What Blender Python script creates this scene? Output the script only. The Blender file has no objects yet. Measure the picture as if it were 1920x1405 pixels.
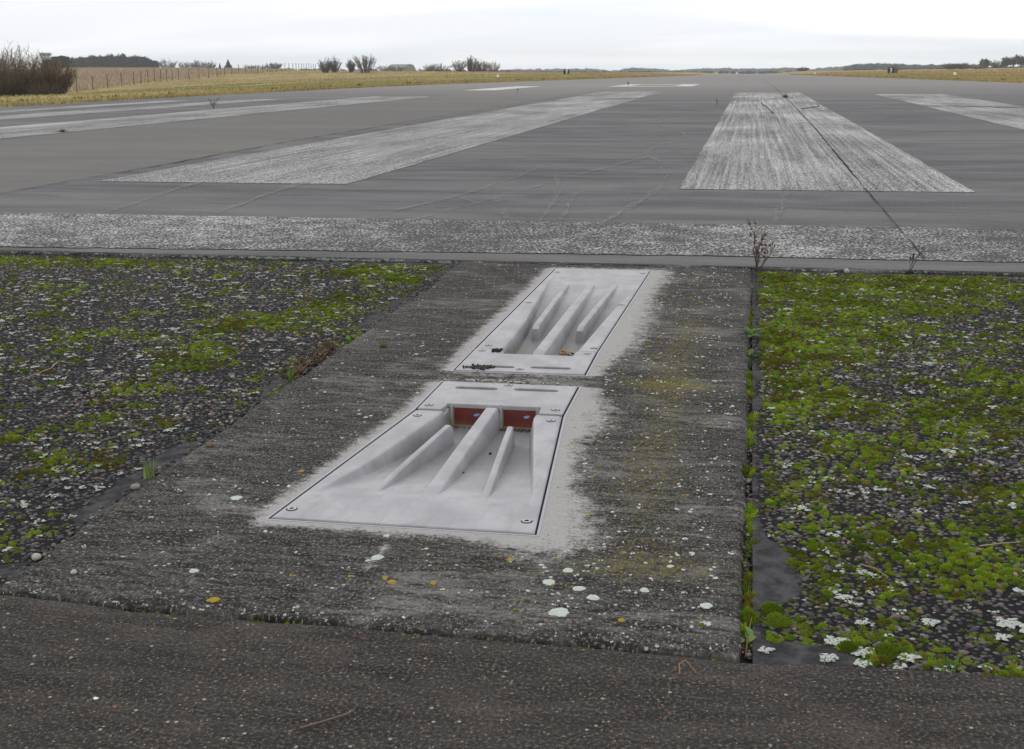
import bpy, bmesh, math, random
import numpy as np
from mathutils import Matrix, Vector

sc = bpy.context.scene
col = sc.collection
rad = math.radians
RNG = np.random.default_rng(7)
random.seed(7)

# ------------------------------------------------------------------ camera
CAM_H = 0.79
def cam_axes(p, psi, roll):
    f = Vector((-math.sin(psi)*math.cos(p), math.cos(psi)*math.cos(p), -math.sin(p)))
    r = Vector((math.cos(psi), math.sin(psi), 0))
    d = f.cross(r)
    c, s = math.cos(roll), math.sin(roll)
    return c*r+s*d, -s*r+c*d, f
cr, cd, cf = cam_axes(rad(13.76), rad(10.57), rad(0.36))
cam = bpy.data.cameras.new('camera'); cam_o = bpy.data.objects.new('camera', cam); col.objects.link(cam_o)
cam.sensor_width = 36; cam.sensor_fit = 'HORIZONTAL'; cam.lens = 36*2360/1920
cam.clip_start = 0.05; cam.clip_end = 20000
m = Matrix.Identity(4)
for i in range(3):
    m[i][0] = cr[i]; m[i][1] = -cd[i]; m[i][2] = -cf[i]
m[2][3] = CAM_H
cam_o.matrix_world = m
sc.camera = cam_o

# ------------------------------------------------------------------ node helper
class NT:
    def __init__(s, tree): s.t = tree; s.n = tree.nodes; s.l = tree.links; s.n.clear()
    def add(s, typ, ins=None, **props):
        n = s.n.new(typ)
        for k, v in props.items(): setattr(n, k, v)
        for k, v in (ins or {}).items(): s.put(n.inputs[k], v)
        return n
    def put(s, inp, v):
        if isinstance(v, bpy.types.Node): v = v.outputs[0]
        if isinstance(v, bpy.types.NodeSocket): s.l.new(v, inp)
        else:
            if isinstance(v, tuple) and len(v) == 3 and inp.type == 'RGBA': v = v+(1,)
            inp.default_value = v
    def math(s, op, a, b=0.0, clamp=False): return s.add('ShaderNodeMath', {0: a, 1: b}, operation=op, use_clamp=clamp)
    def vmath(s, op, a, b=(0, 0, 0)): return s.add('ShaderNodeVectorMath', {0: a, 1: b}, operation=op)
    def mix(s, f, a, b, bt='MIX'):
        n = s.add('ShaderNodeMix', data_type='RGBA', blend_type=bt)
        s.put(n.inputs[0], f); s.put(n.inputs[6], a); s.put(n.inputs[7], b)
        return n.outputs[2]
    def sstep(s, v, a, b):
        return s.add('ShaderNodeMapRange', {0: v, 1: a, 2: b, 3: 0.0, 4: 1.0}, interpolation_type='SMOOTHSTEP')
    def noise(s, vec, scale, detail=3.0, rough=0.55, dist=0.0):
        return s.add('ShaderNodeTexNoise', {'Vector': vec, 'Scale': scale, 'Detail': detail, 'Roughness': rough, 'Distortion': dist})
    def voro(s, vec, scale, feature='F1', rnd=1.0):
        return s.add('ShaderNodeTexVoronoi', {'Vector': vec, 'Scale': scale, 'Randomness': rnd}, feature=feature)
    def scaled(s, vec, sx, sy, sz=1.0): return s.vmath('MULTIPLY', vec, (sx, sy, sz))
    def attr(s, name): return s.add('ShaderNodeAttribute', attribute_name=name)

# ------------------------------------------------------------------ world: high thin stratus over a pale sky
SUN_EL, SUN_AZ = rad(32), rad(-50)          # azimuth from +Y towards +X
world = bpy.data.worlds.new('World'); sc.world = world; world.use_nodes = True
w = NT(world.node_tree)
sky = w.add('ShaderNodeTexSky', sky_type='NISHITA', sun_disc=False)
sky.sun_elevation = SUN_EL; sky.sun_rotation = SUN_AZ
d = w.add('ShaderNodeTexCoord').outputs['Generated']
sep = w.add('ShaderNodeSeparateXYZ', {0: d})
den = w.math('ADD', w.math('MAXIMUM', sep.outputs[2], 0.0), 0.16)
lay = w.add('ShaderNodeCombineXYZ', {0: w.math('DIVIDE', sep.outputs[0], den), 1: w.math('DIVIDE', sep.outputs[1], den)})
n1 = w.noise(w.scaled(lay, 0.5, 1.2), 1.0, 3, 0.45, 0.4)
n2 = w.noise(w.scaled(lay, 0.4, 1.3), 1.2, 3, 0.45, 0.4)
cov = w.sstep(w.math('ADD', n1, w.math('MINIMUM', w.math('MULTIPLY', sep.outputs[2], 4.5), 0.24)), 0.34, 0.72)
cloud = w.mix(w.sstep(n2, 0.38, 0.62), (7.9, 8.0, 8.35), (9.7, 9.65, 9.6))
thin = w.mix(0.93, sky.outputs[0], (7.2, 7.9, 8.7))
skyc = w.mix(cov, thin, cloud)
bg = w.add('ShaderNodeBackground', {0: skyc, 1: 0.126})
w.add('ShaderNodeOutputWorld', {0: bg})

sun = bpy.data.lights.new('sun', 'SUN'); sun_o = bpy.data.objects.new('sun', sun); col.objects.link(sun_o)
sun.energy = 0.8; sun.angle = rad(25); sun.color = (1, 0.965, 0.92)
sd = Vector((math.sin(SUN_AZ)*math.cos(SUN_EL), math.cos(SUN_AZ)*math.cos(SUN_EL), math.sin(SUN_EL)))
sun_o.rotation_euler = sd.to_track_quat('Z', 'Y').to_euler()

vs = sc.view_settings
vs.view_transform = 'Standard'; vs.look = 'None'; vs.exposure = 0.0; vs.gamma = 1.0; vs.use_curve_mapping = False
sc.cycles.use_denoising = True; sc.cycles.volume_bounces = 2

# ------------------------------------------------------------------ general helpers
def tag(o, label=None, cat=None, group=None, kind=None):
    if label: o['label'] = label
    if cat: o['category'] = cat
    if group: o['group'] = group
    if kind: o['kind'] = kind
    return o
def empty(name, loc):
    o = bpy.data.objects.new(name, None); o.location = loc; o.empty_display_size = 0.1; col.objects.link(o); return o
def link(name, me, mat=None, parent=None, smooth=False):
    if mat is not None: me.materials.append(mat)
    if smooth: me.polygons.foreach_set('use_smooth', np.ones(len(me.polygons), bool))
    o = bpy.data.objects.new(name, me); col.objects.link(o)
    if parent is not None: o.parent = parent
    return o
def np_mesh(name, V, F, colr=None, attrs=None):
    """V (n,3), F (m,k) with k = 3 or 4, colr (n,3) vertex colour"""
    V = np.asarray(V, np.float32); F = np.asarray(F, np.int32)
    me = bpy.data.meshes.new(name); k = F.shape[1]
    me.vertices.add(len(V)); me.vertices.foreach_set('co', V.ravel())
    me.loops.add(F.size); me.loops.foreach_set('vertex_index', F.ravel())
    me.polygons.add(len(F)); me.polygons.foreach_set('loop_start', np.arange(0, F.size, k, dtype=np.int32))
    if colr is not None:
        a = me.color_attributes.new('Col', 'FLOAT_COLOR', 'POINT')
        a.data.foreach_set('color', np.c_[colr, np.ones(len(V))].astype(np.float32).ravel())
    for nm, vals in (attrs or {}).items():
        a = me.attributes.new(nm, 'FLOAT', 'POINT'); a.data.foreach_set('value', np.asarray(vals, np.float32))
    me.update(calc_edges=True)
    return me
def py_mesh(name, V, F):
    me = bpy.data.meshes.new(name); me.from_pydata([tuple(v) for v in V], [], F); me.update(); return me
def sm(x, a, b):
    t = np.clip((x-a)/(b-a), 0, 1); return t*t*(3-2*t)
def vnoise(x, y, seed=0):
    x = np.asarray(x, float); y = np.asarray(y, float)
    xi = np.floor(x).astype(np.int64); yi = np.floor(y).astype(np.int64); fx = x-xi; fy = y-yi
    def h(a, b):
        n = (a*374761393+b*668265263+seed*1442695041) & 0xffffffff
        n = ((n ^ (n >> 13))*1274126177) & 0xffffffff
        return ((n ^ (n >> 16)) & 0xffff)/65535.0
    u = fx*fx*(3-2*fx); v = fy*fy*(3-2*fy)
    return (h(xi, yi)*(1-u)+h(xi+1, yi)*u)*(1-v)+(h(xi, yi+1)*(1-u)+h(xi+1, yi+1)*u)*v
def fbm(x, y, seed=0, o=4):
    s = 0; a = 0.5; t = 0
    for i in range(o):
        s = s+a*vnoise(np.asarray(x)*2**i, np.asarray(y)*2**i, seed+i*17); t += a; a *= 0.5
    return s/t
def box(cx, cy, cz, sx, sy, sz):
    V = [(cx+i*sx/2, cy+j*sy/2, cz+k*sz/2) for k in (-1, 1) for j in (-1, 1) for i in (-1, 1)]
    F = [(0, 2, 3, 1), (4, 5, 7, 6), (0, 1, 5, 4), (2, 6, 7, 3), (0, 4, 6, 2), (1, 3, 7, 5)]
    return V, F
def prism_poly(pts, z0, z1):
    """closed prism from an xy outline (counter-clockwise)"""
    n = len(pts)
    V = [(x, y, z1) for x, y in pts]+[(x, y, z0) for x, y in pts]
    F = [tuple(range(n)), tuple(range(2*n-1, n-1, -1))]+[(i, n+i, n+(i+1) % n, (i+1) % n) for i in range(n)]
    return V, F
class Bag:
    def __init__(s): s.V = []; s.F = []
    def add(s, vf):
        o = len(s.V); s.V += list(vf[0]); s.F += [tuple(i+o for i in f) for f in vf[1]]; return s
    def mesh(s, name): return py_mesh(name, s.V, s.F)

# ------------------------------------------------------------------ materials
def new_mat(name):
    m_ = bpy.data.materials.new(name); m_.use_nodes = True; return m_, NT(m_.node_tree)
def finish(t, base, rough=0.9, spec=0.2, bump=None, bstr=0.3, bdist=0.004, metal=0.0, extra=None):
    p = t.add('ShaderNodeBsdfPrincipled', {'Base Color': base, 'Roughness': rough, 'Specular IOR Level': spec, 'Metallic': metal})
    for k, v in (extra or {}).items(): t.put(p.inputs[k], v)
    if bump is not None:
        t.put(p.inputs['Normal'], t.add('ShaderNodeBump', {'Strength': bstr, 'Distance': bdist, 'Height': bump}).outputs[0])
    t.add('ShaderNodeOutputMaterial', {0: p})
    return p
def simple(name, c, rough=0.8, spec=0.3, var=0.15, scale=40, metal=0.0, bstr=0.0):
    m_, t = new_mat(name)
    o = t.add('ShaderNodeTexCoord').outputs['Object']
    n = t.noise(o, scale, 4)
    base = t.mix(n, tuple(x*(1-var) for x in c), tuple(min(1, x*(1+var)) for x in c))
    finish(t, base, rough, spec, n if bstr else None, bstr, 0.002, metal)
    return m_
def vcol(name, rough=0.9, spec=0.15, var=0.25, scale=300, trans=0.0):
    m_, t = new_mat(name)
    o = t.add('ShaderNodeTexCoord').outputs['Object']
    n = t.noise(o, scale, 3)
    k = t.math('ADD', t.math('MULTIPLY', n, 2*var), 1-var)
    base = t.mix(1.0, t.attr('Col').outputs[0], t.add('ShaderNodeCombineXYZ', {0: k, 1: k, 2: k}), 'MULTIPLY')
    p = finish(t, base, rough, spec)
    if trans:
        tr = t.add('ShaderNodeBsdfTranslucent', {0: base})
        mx = t.add('ShaderNodeMixShader', {0: trans, 1: p, 2: tr})
        t.put(t.n['Material Output'].inputs[0], mx)
    return m_
M = {}

def mat_slab():
    m_, t = new_mat('weathered_concrete'); P = t.add('ShaderNodeTexCoord').outputs['Object']
    streak = t.noise(t.scaled(P, 11, 44), 1.0, 6, 0.7, 0.8)
    fine = t.noise(t.scaled(P, 85, 95), 1.0, 4, 0.72)
    grit = t.noise(t.scaled(P, 190, 150), 1.0, 2, 0.7)
    patch = t.noise(t.scaled(P, 3.0, 5.5), 1.0, 5, 0.65, 0.8)
    c = t.mix(t.sstep(streak, 0.36, 0.68), (0.025, 0.024, 0.023), (0.082, 0.078, 0.073))
    c = t.mix(t.math('MULTIPLY', t.sstep(patch, 0.48, 0.66), 0.9), c, t.mix(t.sstep(streak, 0.36, 0.62), (0.055, 0.052, 0.049), (0.178, 0.170, 0.160)))
    c = t.mix(t.math('MULTIPLY', t.sstep(fine, 0.52, 0.68), 0.60), c, (0.165, 0.157, 0.147))
    c = t.mix(t.math('MULTIPLY', t.sstep(fine, 0.47, 0.34), 0.75), c, (0.015, 0.015, 0.016))
    c = t.mix(t.math('MULTIPLY', t.sstep(grit, 0.56, 0.66), 0.75), c, (0.26, 0.25, 0.23))
    c = t.mix(t.math('MULTIPLY', t.sstep(grit, 0.42, 0.34), 0.6), c, (0.014, 0.014, 0.014))
    # pale washed rim round the metal housings (run-off cleaned concrete)
    hn = t.math('ADD', t.math('MULTIPLY', t.noise(P, 30, 5, 0.7), 0.6), t.math('MULTIPLY', t.noise(P, 150, 3, 0.7), 0.4))
    halo = t.math('ADD', t.attr('halo').outputs['Fac'], t.math('MULTIPLY', t.math('SUBTRACT', hn, 0.5), 1.9))
    hf = t.sstep(halo, 0.34, 0.80)
    pale = t.mix(t.noise(P, 190, 4, 0.7), (0.21, 0.205, 0.195), (0.50, 0.49, 0.475))
    c = t.mix(t.math('MULTIPLY', hf, 0.92), c, pale)
    # thin yellow-green algae film
    al = t.math('ADD', t.attr('algae').outputs['Fac'], t.math('MULTIPLY', t.math('SUBTRACT', t.noise(P, 62, 5, 0.8), 0.5), 2.6))
    c = t.mix(t.math('MULTIPLY', t.sstep(al, 0.66, 1.05), 0.55), c, t.mix(t.noise(P, 120, 3), (0.075, 0.072, 0.014), (0.23, 0.195, 0.05)))
    # pale grains of sand and specks of crust
    v1 = t.voro(P, 150); v2 = t.voro(P, 70)
    g = t.math('MULTIPLY', t.sstep(v1.outputs['Distance'], 0.24, 0.12), t.sstep(t.add('ShaderNodeSeparateXYZ', {0: v1.outputs['Color']}), 0.80, 0.84))
    g2 = t.math('MULTIPLY', t.sstep(v2.outputs['Distance'], 0.26, 0.18), t.sstep(t.add('ShaderNodeSeparateXYZ', {0: v2.outputs['Color']}), 0.93, 0.95))
    c = t.mix(t.math('MULTIPLY', g, 0.7), c, (0.33, 0.32, 0.30))
    c = t.mix(t.math('MULTIPLY', g2, 0.8), c, (0.40, 0.41, 0.38))
    h = t.math('ADD', t.math('MULTIPLY', streak, 0.8), t.math('MULTIPLY', fine, 0.7))
    finish(t, c, 1.0, 0.04, h, 0.75, 0.006)
    return m_
M['slab'] = mat_slab()

def mat_pavement():
    m_, t = new_mat('brown_concrete'); P = t.add('ShaderNodeTexCoord').outputs['Object']
    mot = t.noise(P, 4.0, 5, 0.6); band = t.noise(t.scaled(P, 7, 30), 1.0, 6, 0.7, 0.6); fine = t.noise(t.scaled(P, 190, 170), 1.0, 3, 0.75)
    c = t.mix(t.sstep(band, 0.25, 0.78), (0.030, 0.028, 0.027), (0.066, 0.061, 0.057))
    c = t.mix(t.math('MULTIPLY', t.sstep(mot, 0.52, 0.70), 0.55), c, (0.100, 0.089, 0.081))
    c = t.mix(t.math('MULTIPLY', t.sstep(fine, 0.52, 0.64), 0.75), c, (0.16, 0.138, 0.115))
    c = t.mix(t.math('MULTIPLY', t.sstep(fine, 0.46, 0.34), 0.7), c, (0.016, 0.015, 0.015))
    for sc_, lo, colr in ((160, 0.87, (0.33, 0.28, 0.21)), (95, 0.95, (0.40, 0.38, 0.33)), (70, 0.96, (0.16, 0.085, 0.06))):
        v = t.voro(P, sc_)
        g = t.math('MULTIPLY', t.sstep(v.outputs['Distance'], 0.30, 0.16), t.sstep(t.add('ShaderNodeSeparateXYZ', {0: v.outputs['Color']}), lo, lo+0.02))
        c = t.mix(t.math('MULTIPLY', g, 0.8), c, colr)
    h = t.math('ADD', fine, t.math('MULTIPLY', t.noise(t.scaled(P, 5, 60), 1.0, 5, 0.7), 0.8))
    finish(t, c, 1.0, 0.04, h, 0.8, 0.005)
    return m_
M['pavement'] = mat_pavement()

def mat_tar():
    m_, t = new_mat('exposed_aggregate_matrix'); P = t.add('ShaderNodeTexCoord').outputs['Object']
    v = t.voro(P, 95); n = t.noise(P, 14, 4)
    smooth = t.attr('smooth').outputs['Fac']
    sf = t.sstep(t.math('ADD', smooth, t.math('MULTIPLY', t.math('SUBTRACT', t.noise(P, 22, 4), 0.5), 0.5)), 0.42, 0.56)
    stone = t.mix(t.add('ShaderNodeSeparateXYZ', {0: v.outputs['Color']}), (0.035, 0.034, 0.036), (0.15, 0.14, 0.13))
    c = t.mix(t.sstep(v.outputs['Distance'], 0.50, 0.28), (0.015, 0.0145, 0.016), stone)
    c = t.mix(t.math('MULTIPLY', t.sstep(n, 0.52, 0.72), 0.5), c, (0.016, 0.0155, 0.017))
    plain = t.mix(t.sstep(t.noise(P, 26, 6, 0.7), 0.35, 0.65), (0.028, 0.027, 0.030), (0.070, 0.068, 0.071))
    c = t.mix(sf, c, plain)
    h = t.math('MULTIPLY', t.sstep(v.outputs['Distance'], 0.6, 0.0), t.math('SUBTRACT', 1.0, sf))
    finish(t, c, 1.0, 0.06, h, 0.8, 0.004)
    return m_
M['tar'] = mat_tar()

def mat_asphalt():
    m_, t = new_mat('runway_surface'); P = t.add('ShaderNodeTexCoord').outputs['Object']
    big = t.noise(t.scaled(P, 0.10, 0.55), 1.0, 5, 0.6, 0.3); mid = t.noise(t.scaled(P, 1.1, 3.2), 1.0, 6, 0.7, 0.4); fine = t.noise(t.scaled(P, 60, 40), 1.0, 4, 0.75)
    c = t.mix(t.sstep(mid, 0.32, 0.70), (0.088, 0.089, 0.096), (0.148, 0.147, 0.152))
    c = t.mix(t.math('MULTIPLY', t.sstep(big, 0.45, 0.66), 0.60), c, (0.185, 0.177, 0.167))
    c = t.mix(t.math('MULTIPLY', t.sstep(t.noise(t.scaled(P, 0.35, 2.3), 1.0, 4), 0.50, 0.66), 0.35), c, (0.055, 0.056, 0.060))
    # the left paving lane is older and browner
    sx = t.add('ShaderNodeSeparateXYZ', {0: P})
    lane = t.math('MULTIPLY', t.sstep(sx.outputs[0], -4.80, -4.95), t.sstep(sx.outputs[0], -8.7, -8.3))
    c = t.mix(t.math('MULTIPLY', lane, 0.60), c, (0.158, 0.149, 0.134))
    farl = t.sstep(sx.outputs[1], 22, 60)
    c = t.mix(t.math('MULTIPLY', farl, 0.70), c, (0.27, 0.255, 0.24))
    c = t.mix(t.math('MULTIPLY', t.sstep(fine, 0.48, 0.66), 0.40), c, (0.17, 0.165, 0.16))
    c = t.mix(t.math('MULTIPLY', t.sstep(fine, 0.44, 0.32), 0.45), c, (0.035, 0.035, 0.037))
    v = t.voro(P, 26)
    g = t.math('MULTIPLY', t.sstep(v.outputs['Distance'], 0.14, 0.06), t.sstep(t.add('ShaderNodeSeparateXYZ', {0: v.outputs['Color']}), 0.90, 0.92))
    c = t.mix(t.math('MULTIPLY', g, 0.7), c, (0.32, 0.31, 0.29))
    finish(t, c, 1.0, 0.08, fine, 0.6, 0.004)
    return m_
M['asphalt'] = mat_asphalt()

def mat_paint(name, wear, stretch=0.0, scale=70):
    """white marking worn down to the stone: paint survives on the high grains"""
    m_, t = new_mat(name); P = t.add('ShaderNodeTexCoord').outputs['Object']
    v = t.noise(P, scale, 4, 0.7); v2 = t.voro(P, scale*1.1)
    big = t.noise(t.scaled(P, 0.8, 0.25+stretch*0.1), 1.0, 4, 0.6)
    lines = t.noise(t.scaled(P, 26, 0.22), 1.0, 4, 0.7) if stretch else t.noise(P, 5, 4)
    k = t.math('ADD', v, t.math('MULTIPLY', t.math('SUBTRACT', big, 0.5), 0.30))
    k = t.math('ADD', k, t.math('MULTIPLY', t.math('SUBTRACT', lines, 0.5), 0.25+0.30*stretch))
    k = t.math('ADD', k, t.math('MULTIPLY', t.math('SUBTRACT', 0.4, v2.outputs['Distance']), 0.25))
    f = t.sstep(k, wear-0.07, wear+0.09)
    paint = t.mix(t.noise(P, 30, 4), (0.46, 0.455, 0.445), (0.66, 0.65, 0.635))
    dark = t.mix(t.noise(P, 60, 3), (0.045, 0.045, 0.047), (0.12, 0.118, 0.116))
    c = t.mix(f, dark, paint)
    finish(t, c, 1.0, 0.05, v, 0.9, 0.006)
    return m_
M['bar'] = mat_paint('worn_threshold_paint', 0.54, 0, 75)
M['stripe'] = mat_paint('worn_stripe_paint', 0.490, 0.10, 80)
M['stripe_brushed'] = mat_paint('brushed_stripe_paint', 0.485, 0.28, 80)
M['number'] = mat_paint('fresh_number_paint', 0.36, 0.2, 40)

def mat_metal():
    m_, t = new_mat('cast_alloy_paint'); P = t.add('ShaderNodeTexCoord').outputs['Object']
    n = t.noise(P, 9, 5, 0.6); f = t.noise(P, 420, 3, 0.7)
    c = t.mix(t.sstep(n, 0.34, 0.68), (0.265, 0.262, 0.278), (0.365, 0.36, 0.378))
    c = t.mix(t.math('MULTIPLY', t.sstep(f, 0.56, 0.72), 0.35), c, (0.22, 0.215, 0.21))
    st = t.noise(t.scaled(P, 60, 4), 1.0, 5, 0.75)
    c = t.mix(t.math('MULTIPLY', t.sstep(st, 0.52, 0.72), 0.42), c, (0.18, 0.17, 0.155))
    c = t.mix(t.math('MULTIPLY', t.sstep(t.noise(P, 22, 6, 0.75), 0.54, 0.70), 0.45), c, (0.19, 0.178, 0.158))
    sx = t.add('ShaderNodeSeparateXYZ', {0: P})
    # green algae collected in the pocket by the lamp
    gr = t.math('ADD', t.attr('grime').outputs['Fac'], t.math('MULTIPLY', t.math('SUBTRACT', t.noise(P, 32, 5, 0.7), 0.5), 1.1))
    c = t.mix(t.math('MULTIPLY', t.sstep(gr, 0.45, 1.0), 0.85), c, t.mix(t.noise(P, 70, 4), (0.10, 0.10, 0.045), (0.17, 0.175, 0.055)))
    silt_shade = t.math('ADD', t.attr('silt_shade').outputs['Fac'], t.math('MULTIPLY', t.math('SUBTRACT', t.noise(t.scaled(P, 14, 40), 1.0, 5, 0.7), 0.5), 0.5))  # contact shade painted into the recess floor, darker where it is deeper
    c = t.mix(t.math('MULTIPLY', t.sstep(silt_shade, 0.2, 1.0), 0.66), c, (0.135, 0.132, 0.132))
    v = t.voro(P, 55)
    g = t.math('MULTIPLY', t.sstep(v.outputs['Distance'], 0.13, 0.07), t.sstep(t.add('ShaderNodeSeparateXYZ', {0: v.outputs['Color']}), 0.93, 0.95))
    c = t.mix(t.math('MULTIPLY', g, 0.8), c, (0.10, 0.085, 0.07))
    finish(t, c, t.math('ADD', t.math('MULTIPLY', n, 0.25), 0.42), 0.45, f, 0.12, 0.001)
    return m_
M['metal'] = mat_metal()
M['steel'] = simple('bare_steel', (0.40, 0.40, 0.42), 0.38, 0.5, 0.2, 60, 0.7)
M['rim'] = simple('galvanised_rim', (0.30, 0.30, 0.33), 0.5, 0.4, 0.2, 50)
M['seal'] = simple('black_seal', (0.022, 0.022, 0.028), 1.0, 0.05)
M['slotdark'] = simple('slot_dark', (0.035, 0.032, 0.03), 0.9, 0.2, 0.4, 90)  # dark tone for the slot floors and screw countersinks
M['bezel'] = simple('lamp_bezel', (0.33, 0.34, 0.30), 0.5, 0.4, 0.35, 60)
def mat_glass():
    m_, t = new_mat('red_lamp_glass'); P = t.add('ShaderNodeTexCoord').outputs['Object']
    sx = t.add('ShaderNodeSeparateXYZ', {0: P})
    n = t.noise(P, 30, 4)
    c = t.mix(t.sstep(sx.outputs[2], -0.034, -0.053), (0.135, 0.022, 0.016), (0.26, 0.065, 0.022))
    c = t.mix(t.math('MULTIPLY', t.sstep(n, 0.45, 0.7), 0.6), c, (0.065, 0.022, 0.020))
    sp = t.voro(P, 160)
    g = t.math('MULTIPLY', t.sstep(sp.outputs['Distance'], 0.2, 0.1), t.sstep(t.add('ShaderNodeSeparateXYZ', {0: sp.outputs['Color']}), 0.9, 0.92))
    c = t.mix(t.math('MULTIPLY', g, 0.7), c, (0.42, 0.36, 0.26))
    finish(t, c, 0.22, 0.6, extra={'Coat Weight': 0.4, 'Coat Roughness': 0.1})
    return m_
M['glass'] = mat_glass()
M['blue_glint'] = simple('painted_reflection', (0.22, 0.40, 0.62), 0.3, 0.6, 0.3, 200)  # pale blue of the reflection painted on the lamp glass
M['soil'] = simple('joint_soil', (0.022, 0.020, 0.018), 0.95, 0.1, 0.4, 60, 0, 0.6)
def mat_lichen(name, c, sc_=330, cut=0.42):
    m_, t = new_mat(name); P = t.add('ShaderNodeTexCoord').outputs['Object']
    n = t.noise(P, sc_, 3, 0.7); n2 = t.noise(P, 110, 3)
    base = t.mix(n2, tuple(q*0.62 for q in c), tuple(q*1.18 for q in c))
    p = t.add('ShaderNodeBsdfPrincipled', {'Base Color': base, 'Roughness': 1.0, 'Specular IOR Level': 0.02})
    mx = t.add('ShaderNodeMixShader', {0: t.sstep(n, cut-0.04, cut+0.05), 1: t.add('ShaderNodeBsdfTransparent'), 2: p})
    t.add('ShaderNodeOutputMaterial', {0: mx}); return m_
M['lichen_w'] = mat_lichen('pale_lichen', (0.47, 0.51, 0.455), 330, 0.30)
M['lichen_lip'] = mat_lichen('lip_lichen', (0.26, 0.295, 0.255), 300, 0.42)
M['lichen_p'] = mat_lichen('ragged_lichen', (0.44, 0.475, 0.43), 240, 0.43)
M['lichen_y'] = simple('yellow_lichen', (0.30, 0.205, 0.032), 0.95, 0.1, 0.35, 260, 0, 0.5)
M['lichen_g'] = simple('green_lichen', (0.30, 0.34, 0.19), 0.95, 0.1, 0.25, 240, 0, 0.5)
M['moss'] = vcol('moss_growth', 1.0, 0.02, 0.35, 500, 0.25)
M['stone_mix'] = vcol('aggregate_stones', 0.95, 0.06, 0.25, 350)
M['grass'] = vcol('grass_blades', 0.9, 0.1, 0.2, 20, 0.2)
M['twig'] = vcol('dry_twigs', 0.9, 0.12, 0.2, 80)
M['bark'] = vcol('bare_wood', 0.95, 0.1, 0.3, 2.0)
M['foliage'] = vcol('dark_foliage', 0.9, 0.1, 0.35, 1.0)
def mat_stone_single():
    m_, t = new_mat('single_stone')
    r = t.add('ShaderNodeObjectInfo').outputs['Random']
    cr_ = t.add('ShaderNodeValToRGB', {0: r}); e = cr_.color_ramp.elements
    e[0].position = 0; e[0].color = (0.045, 0.043, 0.045, 1); e[1].position = 1; e[1].color = (0.16, 0.125, 0.10, 1)
    for p, c in ((0.3, (0.075, 0.072, 0.072)), (0.55, (0.115, 0.108, 0.10)), (0.75, (0.17, 0.16, 0.145)), (0.88, (0.19, 0.125, 0.10))):
        x = e.new(p); x.color = c+(1,)
    n = t.noise(t.add('ShaderNodeTexCoord').outputs['Object'], 3, 4)
    finish(t, t.mix(n, t.mix(0.45, cr_.outputs[0], (0.02, 0.02, 0.02)), cr_.outputs[0]), 0.95, 0.06)
    return m_
M['stone'] = mat_stone_single()
def mat_terrain():
    m_, t = new_mat('rough_grassland'); P = t.add('ShaderNodeTexCoord').outputs['Object']
    n = t.noise(t.scaled(P, 0.12, 0.06), 1.0, 5, 0.65); f = t.noise(P, 1.6, 5, 0.7)
    c = t.mix(t.sstep(n, 0.40, 0.62), t.mix(0.45, t.attr('Col').outputs[0], (0.12, 0.115, 0.035)), t.attr('Col').outputs[0])
    c = t.mix(t.math('MULTIPLY', t.sstep(f, 0.42, 0.72), 0.5), c, t.mix(0.5, t.attr('Col').outputs[0], (0.33, 0.28, 0.14)))
    c = t.mix(t.math('MULTIPLY', t.sstep(f, 0.46, 0.30), 0.5), c, (0.09, 0.075, 0.03))
    finish(t, c, 1.0, 0.02, f, 0.6, 0.2)
    return m_
M['terrain'] = mat_terrain()

# ------------------------------------------------------------------ ground levels
def g(Y):
    """the runway is level at the threshold and falls away gently beyond it"""
    Y = np.asarray(Y, float); k = 8.0
    return -0.0064*k*np.logaddexp(0, (Y-50)/k)
RX0, RX1 = -16.0, 12.0
CTRL = [(-66, 110, -1.9), (-63, 100, -1.83), (-118.5, 210, -3.35), (-124, 245, -2.48), (-140, 300, -2.1), (-143.4, 330, -1.87),
        (-151, 380, -1.04), (-164, 450, -0.32), (-166, 300, -0.43), (-176, 300, -1.9), (-188, 310, -2.6), (-172, 340, -0.16), (-177.5, 380, -0.1), (-182, 420, 0.09),
        (-117, 350, -0.57), (-122, 450, -0.92), (-105, 500, -1.5), (-134, 800, -3.4), (-42.6, 300, -1.28), (-53.5, 230, -0.89),
        (-45, 140, -0.58), (-39, 90, -0.62), (-32, 60, -0.55), (29.4, 290, -1.33), (47, 250, -0.95), (85, 450, -1.15),
        (47.6, 420, -1.49), (21, 140, -0.48), (37.5, 500, -2.4), (113, 600, -1.34), (-22, 30, -0.15), (-40, 40, -0.75),
        (-250, 700, -1.0), (-420, 800, -1.5), (-360, 620, -1.1), (-230, 560, -0.25), (-300, 300, -0.5), (-260, 180, -2.0), (220, 1200, -2.5), (100, 100, -0.6),
        (300, 300, -1), (-600, 2500, -14), (600, 2500, -14), (-2200, 2500, -12), (2200, 2500, -12), (0, 1200, -7.2), (80, 1000, -4.2), (-100, 1200, -6.5),
        (-1500, 600, -3), (1500, 600, -3), (-300, 0, -1), (300, 0, -1), (-1500, -50, -2), (1500, -50, -2), (-2500, 4000, -22), (0, 4000, -24), (2500, 4000, -22)]
for Yc in (20, 45, 80, 130, 200, 320, 500):
    CTRL += [(RX0-1, Yc, float(g(Yc))), (RX1+1, Yc, float(g(Yc)))]
CTRL = np.array(CTRL, float)
def tps_fit(C):
    x = C[:, :2]/100; n = len(x)
    r = np.linalg.norm(x[:, None]-x[None], axis=2); K = np.where(r > 0, r*r*np.log(r+1e-12), 0)+np.eye(n)*1e-3
    Pm = np.c_[np.ones(n), x]
    A = np.block([[K, Pm], [Pm.T, np.zeros((3, 3))]])
    return np.linalg.solve(A, np.r_[C[:, 2], np.zeros(3)])
TPS = tps_fit(CTRL)
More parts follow.
